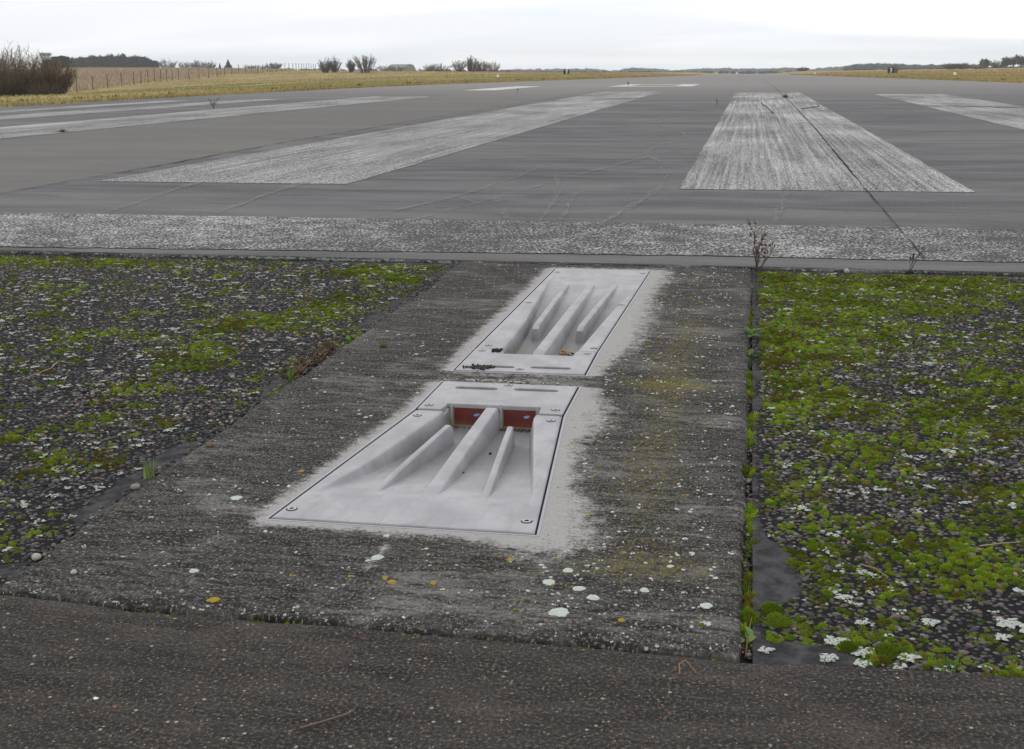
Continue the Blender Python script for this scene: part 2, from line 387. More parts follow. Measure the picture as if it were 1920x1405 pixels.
def tps(X, Y):
    X = np.asarray(X, float); Y = np.asarray(Y, float); q = np.stack([X.ravel(), Y.ravel()], 1)/100
    out = np.empty(len(q))
    for i in range(0, len(q), 20000):
        b = q[i:i+20000]; r = np.linalg.norm(b[:, None]-CTRL[None, :, :2]/100, axis=2)
        out[i:i+20000] = np.where(r > 0, r*r*np.log(r+1e-12), 0)@TPS[:-3]+TPS[-3]+b@TPS[-2:]
    return out.reshape(X.shape)
def ground_z(X, Y):
    X = np.asarray(X, float); Y = np.asarray(Y, float)
    dx = np.maximum(np.maximum(RX0-X, X-RX1), 0)
    f = sm(dx, 0, 18)
    lo = np.where(Y > 2000, -26, -9.0)
    base = g(np.maximum(Y, 0))+0.02
    z = base*(1-f)+np.clip(tps(X, Y), -26, 3)*f
    fy = sm(Y, -30, 6)
    z = np.where(Y < 6, z*fy-0.05*(1-fy), z)
    return np.where(dx <= 0, base-0.25, z)
def gz(x, y): return float(ground_z(np.array([x]), np.array([y]))[0])

# terrain sheet
def graded(a, lo, hi, s0, gr):
    out = [a]; s = s0
    while out[-1] < hi: out.append(out[-1]+s); s *= gr
    out[-1] = hi
    neg = [a]; s = s0
    while neg[-1] > lo: neg.append(neg[-1]-s); s *= gr
    neg[-1] = lo
    return neg[::-1][:-1]+out
xs = np.unique(np.r_[graded(RX0-0.15, -3200, RX0-0.15, 0.5, 1.055), RX0+0.1, np.linspace(RX0+1, RX1-1, 14), RX1-0.1, graded(RX1+0.15, RX1+0.15, 3200, 0.5, 1.06)])
ys = np.unique(np.r_[graded(10, -80, 4200, 1.2, 1.032)])
XX, YY = np.meshgrid(xs, ys)
ZZ = ground_z(XX, YY)
nx, ny = len(xs), len(ys)
V = np.c_[XX.ravel(), YY.ravel(), ZZ.ravel()]
I = np.arange(nx*ny).reshape(ny, nx)
F = np.stack([I[:-1, :-1], I[:-1, 1:], I[1:, 1:], I[1:, :-1]], -1).reshape(-1, 4)
def grass_colour(X, Y):
    """mown verge by the runway, greener field, tawny ridge and brown rough ground behind the fence"""
    n = fbm(X/14, Y/30, 5); n2 = fbm(X/3, Y/8, 9)
    yel = np.array([0.285, 0.235, 0.105]); grn = np.array([0.195, 0.195, 0.080]); tan = np.array([0.300, 0.225, 0.105]); brn = np.array([0.275, 0.215, 0.150])
    dx = np.maximum(np.maximum(RX0-X, X-RX1), 0)
    f1 = (sm(dx, 4, 12)*(1-sm(dx, 40, 80))*sm(n, 0.35, 0.6))[:, None]
    c = yel*(1-f1)+grn*f1
    f2 = np.maximum(sm(Y+0.3*dx, 180, 330), np.where(X > 0, sm(dx, 8, 22), 0))[:, None]
    c = c*(1-f2)+tan*f2
    fx = fence_side(X, Y)
    f3 = sm(fx, 0, 6)[:, None]
    c = c*(1-f3)+brn*f3
    return c*1.12*(0.85+0.3*n2[:, None])
FENCE = [(-104, 150), (-112, 183), (-118.5, 210), (-124, 245), (-140, 300), (-143.4, 330), (-151, 380), (-164, 450), (-180, 520)]
def fence_side(X, Y):
    fy = np.array([p[1] for p in FENCE]); fx = np.array([p[0] for p in FENCE])
    return np.where(Y < 140, 0, np.interp(Y, fy, fx)-X)
me = np_mesh('ground', V, F, grass_colour(V[:, 0], V[:, 1]))
ground = link('ground', me, M['terrain'], smooth=True); tag(ground, kind='structure')

# runway sheet
def sheet(name, x0, x1, yarr, dz, mat, parent=None, xn=2, wob=0.0, seed=0):
    yarr = np.asarray(yarr, float)
    f0 = x0(yarr) if callable(x0) else np.full(len(yarr), x0); f1 = x1(yarr) if callable(x1) else np.full(len(yarr), x1)
    if wob:
        f0 = f0+(fbm(yarr*3, yarr*0+seed, 3)-0.5)*wob; f1 = f1+(fbm(yarr*3, yarr*0+seed+9, 4)-0.5)*wob
    u = np.linspace(0, 1, xn)
    X = f0[:, None]*(1-u)+f1[:, None]*u; Y = np.repeat(yarr[:, None], xn, 1); Z = g(Y)+dz
    I = np.arange(X.size).reshape(X.shape)
    F = np.stack([I[:-1, :-1], I[:-1, 1:], I[1:, 1:], I[1:, :-1]], -1).reshape(-1, 4)
    return link(name, np_mesh(name, np.c_[X.ravel(), Y.ravel(), Z.ravel()], F), mat, parent)
ry = np.unique(np.r_[np.linspace(5.12, 80, 80), np.geomspace(80, 1700, 70)])
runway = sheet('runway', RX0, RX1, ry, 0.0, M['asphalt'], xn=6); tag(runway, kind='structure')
# the broken lip of the runway slab, dropping to the sunken panels
xe = np.arange(RX0, RX1+0.01, 0.02)
jag = (fbm(xe*7, xe*0, 21)-0.5)*0.022+(fbm(xe*40, xe*0, 22)-0.5)*0.008
rows = [np.c_[xe, np.full_like(xe, 5.125), np.full_like(xe, 0.0008)], np.c_[xe, 5.106+jag*0.6, np.full_like(xe, -0.0005)-0.004*fbm(xe*25, xe*0, 3)],
        np.c_[xe, 5.100+jag, np.full_like(xe, -0.008)], np.c_[xe, 5.103+jag, np.full_like(xe, -0.05)]]
n = len(xe); V = np.concatenate(rows); I = np.arange(4*n).reshape(4, n)
F = np.stack([I[1:, :-1], I[1:, 1:], I[:-1, 1:], I[:-1, :-1]], -1).reshape(-1, 4)
link('edge_lip', np_mesh('edge_lip', V, F), M['slab'], runway, True)

# painted markings, worn
yb = np.linspace(5.37, 6.50, 8)
def bar_sheet():
    xb = np.arange(RX0+1, RX1-1, 0.03)
    a = np.interp(xb, [-4, -3.35, -1.18, -0.1, 12], [5.20, 5.215, 5.335, 5.38, 5.38])+(fbm(xb*9, xb*0, 31)-0.5)*0.04; b = 6.49+(fbm(xb*9, xb*0, 33)-0.5)*0.04
    V = np.r_[np.c_[xb, a, a*0+0.003], np.c_[xb, b, b*0+0.003]]; n = len(xb); i = np.arange(n-1)
    return link('threshold_bar', np_mesh('threshold_bar', V, np.c_[i, i+1, n+i+1, n+i]), M['bar'], runway)
bar_sheet()['label'] = 'broad worn white bar across the runway start'
ST = [(-0.44, 1.41, 8.36, 38.6, 'stripe_brushed'), (-4.61, -2.73, 8.45, 41.0, 'stripe'), (3.28, 5.05, 8.3, 36.2, 'stripe'), (7.35, 9.2, 8.3, 35.5, 'stripe'),
      (-10.35, -8.62, 8.5, 34.6, 'stripe'), (-12.95, -11.9, 8.5, 32.0, 'stripe'), (-14.6, -13.9, 8.5, 30.5, 'stripe')]
for x0, x1, y0, y1, mk in ST:
    sheet('threshold_stripe', x0, x1, np.unique(np.r_[np.linspace(y0, y1, 120)]), 0.003, M[mk], runway, 2, 0.03, x0)
sheet('runway_numeral', -9.9, -8.75, np.linspace(44, 54.5, 20), 0.003, M['number'], runway)
for x0, x1, y0, y1 in ((-5.75, -5.0, 52.6, 62), (-3.1, -2.35, 52.6, 62), (-5.0, -3.1, 52.6, 54.4), (-5.0, -3.1, 60.2, 62)):
    sheet('runway_numeral', x0, x1, np.linspace(y0, y1, 10), 0.003, M['number'], runway)
M['crack'] = simple('open_joint', (0.036, 0.036, 0.037), 1.0, 0.03, 0.4, 30)
def ribbon(name, pts, w_, dz, mat, parent, jit=0.0, step=0.12, taper=False):  # smoothed only when tapered
    pts = np.array(pts, float)
    if taper:
        for _ in range(4):   # corner cutting gives smooth arcs
            q = np.empty((2*len(pts)-2, 2)); q[0::2] = 0.75*pts[:-1]+0.25*pts[1:]; q[1::2] = 0.25*pts[:-1]+0.75*pts[1:]; pts = np.r_[pts[:1], q, pts[-1:]]
    seg = np.r_[0, np.cumsum(np.linalg.norm(np.diff(pts, axis=0), axis=1))]
    s = np.arange(0, seg[-1], step); s = np.r_[s, seg[-1]]
    # smooth interpolation
    X = np.interp(s, seg, pts[:, 0]); Y = np.interp(s, seg, pts[:, 1])
    X = X+(fbm(s*4, s*0, 5)-0.5)*jit; Y = Y+(fbm(s*4, s*0, 8)-0.5)*jit
    tx, ty = np.gradient(X), np.gradient(Y); L = np.hypot(tx, ty)+1e-9; nx_, ny_ = -ty/L, tx/L
    ww = w_*(0.25+1.5*sm(fbm(s*5, s*0, 11), 0.2, 0.8))/2
    if not taper: ww = ww*(0.25+0.75*sm(Y, 6.4, 11))
    if taper: ww = ww*np.sin(np.pi*np.linspace(0.03, 0.97, len(s)))**0.5
    V = np.r_[np.c_[X+nx_*ww, Y+ny_*ww, g(Y)+dz], np.c_[X-nx_*ww, Y-ny_*ww, g(Y)+dz]]
    n = len(s); i = np.arange(n-1)
    return link(name, np_mesh(name, V, np.c_[n+i, n+i+1, i+1, i]), mat, parent)
ribbon('joint_line', [(0.735, 5.42), (0.76, 9.5), (0.82, 17), (0.86, 34), (0.88, 120)], 0.013, 0.0065, M['crack'], runway, 0.014, 0.06)
ribbon('joint_line', [(-4.76, 5.3), (-4.82, 9.5), (-4.95, 13), (-4.97, 15), (-4.95, 60)], 0.014, 0.0065, M['crack'], runway, 0.05, 0.06)
ribbon('joint_line', [(3.25, 26), (9.0, 21), (11.9, 20.5)], 0.10, 0.0065, M['crack'], runway, 0.4)
def mat_scuff():
    m_, t = new_mat('pale_scuff'); P = t.add('ShaderNodeTexCoord').outputs['Object']
    p = t.add('ShaderNodeBsdfPrincipled', {'Base Color': (0.27, 0.26, 0.245), 'Roughness': 0.95, 'Specular IOR Level': 0.1})
    f = t.math('MULTIPLY', t.sstep(t.noise(P, 60, 4, 0.7), 0.42, 0.66), t.sstep(t.noise(P, 1.8, 3), 0.30, 0.60))
    mx = t.add('ShaderNodeMixShader', {0: t.math('MULTIPLY', f, 0.75), 1: t.add('ShaderNodeBsdfTransparent'), 2: p})
    t.add('ShaderNodeOutputMaterial', {0: mx}); return m_
M['scuff'] = mat_scuff()
for pts, w_ in (([(-2.2, 5.4), (-2.0, 6.64), (-1.7, 8.04), (-1.6, 10.9)], 0.03), ([(-1.05, 5.69), (-1.2, 6.39), (-1.55, 7.71), (-1.79, 8.81)], 0.026),
                ([(-1.0, 5.69), (-1.15, 6.39), (-1.5, 7.2), (-1.9, 7.9)], 0.022), ([(-1.05, 6.4), (-1.1, 7.0), (-1.15, 7.76), (-1.54, 10.33)], 0.03), ([(-0.95, 6.4), (-0.99, 7.0), (-1.1, 8.2)], 0.025),
                ([(-0.76, 5.64), (-0.69, 6.94), (-0.56, 8.18), (-0.56, 9.17), (-0.68, 10.14)], 0.035), ([(-0.72, 10.7), (-0.95, 11.67), (-0.94, 12.85), (-0.6, 14.2)], 0.05),
                ([(-3.54, 6.57), (-3.84, 8.37), (-3.83, 9.54), (-3.92, 13.05)], 0.05), ([(-1.91, 5.48), (-1.66, 6.81), (-1.2, 9.6), (0.0, 16)], 0.035), ([(-2.9, 6.6), (-3.1, 8.4), (-3.0, 13)], 0.05),
                ([(0.1, 5.5), (0.15, 6.8), (0.3, 9.0), (0.25, 14), (0.5, 19)], 0.04), ([(-0.3, 15.5), (0.6, 17.5), (0.95, 19.0), (0.7, 21)], 0.10), ([(-0.9, 13.0), (-0.6, 15), (-1.6, 19), (-0.6, 23)], 0.06)):
    ribbon('scuff_mark', pts, w_, 0.008, M['scuff'], runway, 0.03, 0.06, True)

# soil under all joints, foreground concrete
def strips(rects, z):
    V, F = [], []
    for x0, x1, y0, y1 in rects:
        o_ = len(V); V += [(x0, y0, z), (x1, y0, z), (x1, y1, z), (x0, y1, z)]; F.append((o_, o_+1, o_+2, o_+3))
    return py_mesh('soil', V, F)
soil = link('soil', strips([(-0.03, 0.08, 1.70, 5.05), (-1.22, -1.10, 1.70, 5.05), (RX0, RX1, 1.58, 1.70), (RX0, RX1, 5.05, 5.16)], -0.024), M['soil']); tag(soil, kind='structure')
def pavement():
    xa = np.unique(np.r_[np.arange(RX0, -2.5, 0.25), np.arange(-2.5, 1.6, 0.012), np.arange(1.6, RX1+0.01, 0.25)])
    j = (fbm(xa*5, xa*0, 41)-0.5)*0.007+(fbm(xa*38, xa*0, 42)-0.5)*0.007
    drop = 0.001+0.003*sm(fbm(xa*9, xa*0, 43), 0.45, 0.75)
    yf = np.interp(xa, [-16, -1.14, -0.93, 0.0, 0.05, 0.39, 12], [1.655, 1.655, 1.638, 1.620, 1.624, 1.640, 1.65])-0.0085
    rows = [(np.full_like(xa, -4.0), 0*xa)]+[(np.full_like(xa, y), 0*xa) for y in (0.4, 1.2, 1.5)]
    rows += [(yf-0.05+j*0.3, -0.0004-drop*0.1), (yf-0.010+j, -0.0008-drop*0.5), (yf-0.003+j, -0.002-drop), (yf+j, -0.006-drop), (yf+j+0.001, -0.04+0*xa)]
    V = np.concatenate([np.c_[xa, y, z] for y, z in rows]); n = len(xa); I = np.arange(len(V)).reshape(-1, n)
    F = np.stack([I[:-1, :-1], I[:-1, 1:], I[1:, 1:], I[1:, :-1]], -1).reshape(-1, 4)
    o = link('concrete_pavement', np_mesh('concrete_pavement', V, F), M['pavement'], None, True); tag(o, kind='structure')
pavement()

# ------------------------------------------------------------------ the two inset lights: outline data
# v runs from the back of the lamp notch (0) towards the flared tail
FRONT = dict(Y=lambda v: 2.850-np.asarray(v), s=-1, L=0.82, vf=0.68, D=0.056, tail=(-0.823, -0.341),
             inner=([0, .09, .28, .47, .58, .72, .85], [-.690, -.687, -.714, -.743, -.769, -.803, -.83], [-.460, -.463, -.432, -.400, -.381, -.357, -.335]))
REAR = dict(Y=lambda v: 3.402+np.asarray(v), s=1, L=1.535, vf=1.31, D=0.056, tail=(-0.742, -0.367),
            inner=([0, .28, .49, .59, .98, 1.22, 1.6], [-.674, -.676, -.681, -.688, -.709, -.722, -.742], [-.458, -.443, -.432, -.426, -.399, -.386, -.365]))
HX0, HX1, HV0, HV1, BV0 = -0.751, -0.403, -0.21, 0.055, 0.064
def body_x(S, v):
    f = np.clip((np.asarray(v)-BV0)/(S['L']-BV0), 0, 1)
    return HX0+(S['tail'][0]-HX0)*f, HX1+(S['tail'][1]-HX1)*f
def depth(S, v): return S['D']*max(0.0, 1-(max(v, 0)/S['vf'])**1.45)
def outline(S, e=0.0):
    """closed outline in world xy, grown by e, counter-clockwise"""
    a0, a1 = S['tail']; L = S['L']
    vv = [(HX0-e, HV0-e), (HX1+e, HV0-e), (HX1+e, BV0), (a1+e, L+e), (a0-e, L+e), (HX0-e, BV0)]
    P = [(x, float(S['Y'](v))) for x, v in vv]
    return P if S['s'] > 0 else P[::-1]
def hole_x(Y, e):
    """x-limits of the housing cut-outs at row Y (interpolated between the two)"""
    ky = [1.0, 2.03-e, 2.786, 3.06+e, 3.192-e, 3.466, 4.937+e, 6.0]
    kl = [-0.823, -0.823, HX0, HX0, HX0, HX0, -0.742, -0.742]; kr = [-0.341, -0.341, HX1, HX1, HX1, HX1, -0.367, -0.367]
    return np.interp(Y, ky, kl)-e, np.interp(Y, ky, kr)+e

# ------------------------------------------------------------------ central slab with the two cut-outs
SX0, SX1, SY0, SY1 = -1.148, 0.013, 1.640, 5.088
def slab():
    e = 0.0092
    brk = [2.03-e, 2.786, 3.06+e, 3.192-e, 3.466, 4.937+e]
    yy = np.unique(np.r_[np.linspace(SY0+0.03, SY1-0.03, 250), brk])
    yy = yy[np.r_[True, np.diff(yy) > 0.002] | np.isin(yy, brk)]
    yy = np.r_[SY0+0.0005, SY0, SY0+0.003, SY0+0.009, yy, SY1-0.012, SY1-0.003, SY1, SY1-0.0005]
    zz = np.r_[-0.045, -0.008, -0.0025, -0.0006, np.zeros(len(yy)-8), -0.001, -0.004, -0.012, -0.045]
    nrow = len(yy); nL = 30; nC = 26; nR = 30
    X = np.zeros((nrow, nL+nC+nR+1)); Z = np.zeros_like(X)
    hl, hr = hole_x(yy, e)
    rowedge = zz
    for i, y in enumerate(yy):
        le = SX0+(fbm(y*6, 3, 51)-0.5)*0.022+(fbm(y*45, 3, 52)-0.5)*0.010-(0.02*sm(y, 4.4, 5.1))+0.008*sm(y, 2.0, 1.7)
        re_ = SX1+(fbm(y*4, 5, 53)-0.5)*0.012+(fbm(y*45, 5, 54)-0.5)*0.008+(y-1.6)*0.005
        cl = 0.004+0.010*float(sm(fbm(y*9, 1, 55), 0.5, 0.8)); cr2 = 0.003+0.007*float(sm(fbm(y*9, 1, 56), 0.5, 0.8))
        L = np.r_[le-0.0005, le, le+0.004, le+0.014, np.linspace(le+0.04, hl[i], nL-3)]
        Rr = np.r_[np.linspace(hr[i], re_-0.04, nR-3), re_-0.014, re_-0.004, re_, re_+0.0005]
        Cc = np.linspace(hl[i], hr[i], nC+1)[1:-1]
        X[i] = np.r_[L, Cc, Rr]
        z = np.zeros(X.shape[1]); z[:4] = [-0.045, -0.010-cl, -0.003-cl*0.5, -0.0008]; z[-4:] = [-0.0008, -0.003-cr2*0.5, -0.010-cr2, -0.045]
        Z[i] = np.minimum(z, rowedge[i]-0.004*(abs(rowedge[i]) > 0)*fbm(X[i]*20, y, 57))
    ncol = X.shape[1]
    Yg = np.repeat(yy[:, None], ncol, 1).copy()
    w0 = np.clip(1-(Yg-SY0)/0.05, 0, 1); Yg -= w0*((fbm(X*5, 0*X, 41)-0.5)*-0.007)+w0*np.interp(X, [-1.2, -0.93, 0], [-0.018, -0.001, 0.015])
    i0 = nL; i1 = nL+nC
    I = np.arange(nrow*ncol).reshape(nrow, ncol); F = []
    inh = [(brk[0], brk[2]), (brk[3], brk[5])]
    for i in range(nrow-1):
        ym = (yy[i]+yy[i+1])/2; hole = any(a < ym < b for a, b in inh)
        js = np.arange(ncol-1)
        if hole: js = js[(js < i0) | (js >= i1)]
        F.append(np.c_[I[i, js], I[i, js+1], I[i+1, js+1], I[i+1, js]])
    F = np.concatenate(F)
    Xf, Yf, Zf = X.ravel(), Yg.ravel(), Z.ravel()
    hlf, hrf = hole_x(Yf, 0)
    dy = np.where(Yf < 2.03, 2.03-Yf, np.where(Yf > 4.937, Yf-4.937, np.where((Yf > 3.06) & (Yf < 3.192), np.minimum(Yf-3.06, 3.192-Yf)*0.6, 0)))
    dl = np.maximum(hlf-Xf, 0); dr = np.maximum(Xf-hrf, 0)
    nz = fbm(Xf*9, Yf*9, 61)
    wl = 0.036+0.02*sm(Yf, 2.6, 3.5)*nz; wr = 0.055+0.050*sm(fbm(Xf*2, Yf*2.5, 62), 0.35, 0.65)+0.02*sm(Yf, 3.2, 4.4); wy = np.where(Yf < 2.03, 0.040+0.055*sm(Xf, -0.5, -0.30), 0.055)
    dd = np.sqrt((dl/wl)**2+(dr/wr)**2+(dy/wy)**2)
    halo = np.exp(-(dd*0.75)**1.6)*0.98
    sx_ = -0.578+(Yf-1.945)*0.10; halo = np.maximum(halo, 0.62*np.exp(-((Xf-sx_)/0.016)**2)*sm(Yf, 1.79, 1.83)*(1-sm(Yf, 1.93, 1.97)))
    midgap = ((Yf > 3.06) & (Yf < 3.192)); halo = np.where(midgap, halo*0.55, halo)
    algae = 0.80*np.exp(-((Xf+0.18)/0.15)**2)*sm(Yf, 1.75, 2.1)*(1-sm(Yf, 3.9, 5.0))+0.62*np.exp(-((Yf-1.90)/0.10)**2)*sm(Xf, -0.85, -0.6)
    algae += 0.35*np.exp(-((Yf-3.125)/0.05)**2)*sm(Xf, -0.75, -0.6)
    algae *= 1-0.8*np.clip(halo, 0, 1)
    o = link('concrete_slab', np_mesh('concrete_slab', np.c_[Xf, Yf, Zf], F, None, {'halo': halo, 'algae': algae}), M['slab'], None, True)
    tag(o, kind='structure'); return o
slab_o = slab()

# ------------------------------------------------------------------ inset light builder
def rel(o): return np.array([o.location.x, o.location.y, o.location.z])
def ring_mesh(name, S, e0, e1, z_top, z_in, org):
    A = np.array(outline(S, e0)); B = np.array(outline(S, e1)); n = len(A)
    V = [(x-org[0], y-org[1], z_in) for x, y in A]+[(x-org[0], y-org[1], z_top) for x, y in A]+[(x-org[0], y-org[1], z_top) for x, y in B]+[(x-org[0], y-org[1], z_top-0.01) for x, y in B]
    F = [(k*n+i, k*n+(i+1) % n, (k+1)*n+(i+1) % n, (k+1)*n+i) for k in range(3) for i in range(n)]
    return py_mesh(name, V, [f[::-1] for f in F])
def screw_meshes():
    def disc(r, z0, z1, n=18, hole=0.0):
        V, F = [], []
        a = [2*math.pi*i/n for i in range(n)]
        if hole:
            for rr, z in ((r, z0), (r, z1), (hole, z1), (hole, z0)): V += [(rr*math.cos(t), rr*math.sin(t), z) for t in a]
            F = [(k*n+i, k*n+(i+1) % n, (k+1)*n+(i+1) % n, (k+1)*n+i) for k in range(3) for i in range(n)]
        else:
            V = [(r*math.cos(t), r*math.sin(t), z1) for t in a]+[(r*math.cos(t), r*math.sin(t), z0) for t in a]
            F = [tuple(range(n))]+[(i, n+i, n+(i+1) % n, (i+1) % n) for i in range(n)]
        return V, F
    sink = Bag().add(disc(0.0125, -0.004, 0.0004)).mesh('countersink'); sink.materials.append(M['slotdark'])
    head = Bag().add(disc(0.0102, 0.0, 0.0016, 18, 0.0052)).mesh('screw_head'); head.materials.append(M['steel'])
    sock = Bag().add(disc(0.0055, 0.0, 0.0008, 6)).mesh('socket'); sock.materials.append(M['seal'])
    return sink, head, sock
SINK, HEAD, SOCK = screw_meshes()
def add_screw(parent, x, y, z, org):
    a = bpy.data.objects.new('screw', HEAD); col.objects.link(a); a.parent = parent; a.scale = (0.85, 0.85, 1); a.location = (x-org[0], y-org[1], z)
    for nm, me_ in (('countersink', SINK), ('socket', SOCK)):
        b = bpy.data.objects.new(nm, me_); col.objects.link(b); b.parent = a
def slot_loop(x0, x1, yc, r, n=8):
    P = []
    for k in range(n+1):
        t = -math.pi/2+math.pi*k/n; P.append((x1-r+r*math.cos(t), yc+r*math.sin(t)))
    for k in range(n+1):
        t = math.pi/2+math.pi*k/n; P.append((x0+r+r*math.cos(t), yc+r*math.sin(t)))
    return P
def inset_light(label, S, slots, head_screws, body_screws, ribs, grime_side):
    Yf = S['Y']; s = S['s']
    org = np.array([-0.577, float(Yf(0.2)), 0.0])
    root = empty('inset_runway_light', tuple(org)); tag(root, label, 'runway light', 'inset lights in the concrete slab')
    loc = lambda x, v, z: (x-org[0], float(Yf(v))-org[1], z)
    # --- cast tray, modelled as a continuous relief
    vs_ = np.r_[np.linspace(-0.004, 0.10, 14), np.linspace(0.10, S['L'], 110)[1:]]
    rows = []; zr = []; gr = []; si = []
    ncolw = None
    for v in vs_:
        x0, x1 = body_x(S, v); il = np.interp(v, S['inner'][0], S['inner'][1]); ir = np.interp(v, S['inner'][0], S['inner'][2])
        il = max(il, x0+0.004); ir = min(ir, x1-0.004)
        dep = depth(S, v)
        wl_ = 0.006+0.22*max(0, 0.02-dep)+0.14*dep
        a = np.r_[np.linspace(x0, il, 7), il+np.linspace(0, wl_, 10)[1:], np.linspace(il+wl_, ir-wl_, 14)[1:], ir-np.linspace(wl_, 0, 10)[1:], np.linspace(ir, x1, 7)[1:]]
        t = np.clip(np.minimum(a-il, ir-a)/wl_, 0, 1); z = -dep*(t*t*(3-2*t))+0.002
        z = z-0.0016*np.exp(-((np.minimum(a-x0, x1-a))/0.003)**2)
        if v < BV0: z = np.minimum(z, -0.008)
        rows.append(a); zr.append(z)
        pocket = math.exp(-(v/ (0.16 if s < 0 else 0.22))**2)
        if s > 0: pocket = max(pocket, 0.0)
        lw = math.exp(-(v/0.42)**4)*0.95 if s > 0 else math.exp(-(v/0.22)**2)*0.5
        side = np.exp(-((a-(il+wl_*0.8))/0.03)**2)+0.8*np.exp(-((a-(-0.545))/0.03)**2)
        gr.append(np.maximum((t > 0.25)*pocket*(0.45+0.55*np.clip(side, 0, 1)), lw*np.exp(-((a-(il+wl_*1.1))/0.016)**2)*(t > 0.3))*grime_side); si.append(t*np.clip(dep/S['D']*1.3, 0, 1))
    A = np.array(rows); Zt = np.array(zr); nr, nc = A.shape
    Yr = np.repeat(Yf(vs_)[:, None], nc, 1)
    # skirt all round
    Ap = np.pad(A, 1, 'edge'); Yp = np.pad(Yr, 1, 'edge'); Zp = np.pad(Zt, 1, constant_values=-0.040)
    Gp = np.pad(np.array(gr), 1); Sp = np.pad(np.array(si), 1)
    nr, nc = Ap.shape; I = np.arange(nr*nc).reshape(nr, nc)
    F = np.stack([I[:-1, :-1], I[:-1, 1:], I[1:, 1:], I[1:, :-1]], -1).reshape(-1, 4)
    if s < 0: F = F[:, ::-1]
    tray = link('tray', np_mesh('tray', np.c_[Ap.ravel()-org[0], Yp.ravel()-org[1], Zp.ravel()], F, None, {'grime': Gp.ravel(), 'silt_shade': Sp.ravel()}), M['metal'], root, True)
    # --- head plate with the notch and two slots
    nb = 0.0
    P = [(HX0, HV0), (HX1, HV0), (HX1, HV1), (-0.458, HV1), (-0.461, 0.030), (-0.462, nb), (-0.690 if s < 0 else -0.672, nb), (-0.690 if s < 0 else -0.680, 0.030), (-0.694, HV1), (HX0, HV1)]
    loops = [[(x-org[0], float(Yf(v))-org[1]) for x, v in P]]
    for x0, x1, y in slots: loops.append([(x-org[0], yy-org[1]) for x, yy in slot_loop(x0, x1, y, 0.0125)])
    bm = bmesh.new(); eds = []; vl = []
    for L in loops:
        vv = [bm.verts.new((x, y, 0.003)) for x, y in L]; vl.append(vv)
        eds += [bm.edges.new((vv[i], vv[(i+1) % len(vv)])) for i in range(len(vv))]
    bmesh.ops.triangle_fill(bm, edges=eds, use_beauty=True, use_dissolve=False)
    for vv in vl:
        lo = [bm.verts.new((v.co.x, v.co.y, -0.007)) for v in vv]
        for i in range(len(vv)):
            j = (i+1) % len(vv); bm.faces.new((vv[i], vv[j], lo[j], lo[i]))
    bmesh.ops.recalc_face_normals(bm, faces=bm.faces)
    me_ = bpy.data.meshes.new('head_plate'); bm.to_mesh(me_); bm.free()
    plate = link('head_plate', me_, M['metal'], root)
    bv = plate.modifiers.new('bevel', 'BEVEL'); bv.width = 0.0022; bv.segments = 3; bv.limit_method = 'ANGLE'; bv.angle_limit = rad(40)
    for x0, x1, y in slots:
        V, F = prism_poly([(x-org[0], yy-org[1]) for x, yy in slot_loop(x0-0.001, x1+0.001, y, 0.0135)], -0.012, -0.0065)
        link('drain_slot', py_mesh('drain_slot', V, F), M['slotdark'], root)
    # --- ribs
    for x0, v0, w0, x1, v1, w1 in ribs:
        st = 30; prof = [(-0.68, -1), (-0.5, 0.70), (-0.46, 0.90), (-0.36, 0.99), (0, 1.0), (0.36, 0.99), (0.46, 0.90), (0.5, 0.70), (0.68, -1)]
        V = []; G = []
        for k in range(st+1):
            t = k/st; x = x0+(x1-x0)*t; v = v0+(v1-v0)*t; wd = w0+(w1-w0)*t
            dep = depth(S, v)
            top = 0.0020-0.0052*t**4-(0.010*(1-t/0.02) if t < 0.02 else 0)
            hgt = dep+0.006
            for px_, pz in prof:
                zz = top-(1-pz)*min(0.011, hgt) if pz > 0 else -dep-0.006
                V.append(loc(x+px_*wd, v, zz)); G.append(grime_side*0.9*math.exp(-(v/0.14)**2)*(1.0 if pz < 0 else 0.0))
        m9 = len(prof); F = [(k*m9+j, k*m9+j+1, (k+1)*m9+j+1, (k+1)*m9+j) for k in range(st) for j in range(m9-1)]
        if s > 0: F = [f[::-1] for f in F]
        bmv = len(V)
        o = link('rib', np_mesh('rib', np.array(V), np.array(F), None, {'grime': G, 'silt_shade': [0]*bmv}), M['metal'], root, True)
        # closed front end
        cap = py_mesh('rib_end', [V[j] for j in range(m9)], [tuple(range(m9))]); link('rib_end', cap, M['metal'], o)
    # --- lamp window
    xm = [(-0.674, -0.598), (-0.553, -0.476)]
    V, F = box(-0.576-org[0], float(Yf(-0.006))-org[1], -0.032, 0.232, 0.006, 0.060)
    link('lamp_bezel', py_mesh('lamp_bezel', V, F), M['bezel'], root)
    for a, b in xm:
        V, F = box((a+b)/2-org[0], float(Yf(-0.0025))-org[1], -0.0275, b-a, 0.0035, 0.049)
        gl = link('lamp_glass', py_mesh('lamp_glass', V, F), M['glass'], root)
        xc = a+(b-a)*0.73; bm = bmesh.new()  # flat blue disc on the glass stands in for a bluish reflection
        vv = [bm.verts.new((xc-org[0]+0.0075*math.cos(t)*(1+0.2*math.sin(3*t)), float(Yf(0.0))-org[1]-0.0002*(-s), -0.0235+0.0035*math.sin(t)+0.0015*math.cos(t))) for t in [2*math.pi*i/14 for i in range(14)]]
        bm.faces.new(vv); mm = bpy.data.meshes.new('painted_reflection'); bm.to_mesh(mm); bm.free()
        rf = link('painted_reflection', mm, M['blue_glint'], gl)
        V, F = box((a+b)/2-org[0], float(Yf(0.001))-org[1], -0.0515, b-a, 0.004, 0.0030)
        link('glass_sill', py_mesh('glass_sill', V, F), M['steel'], root)
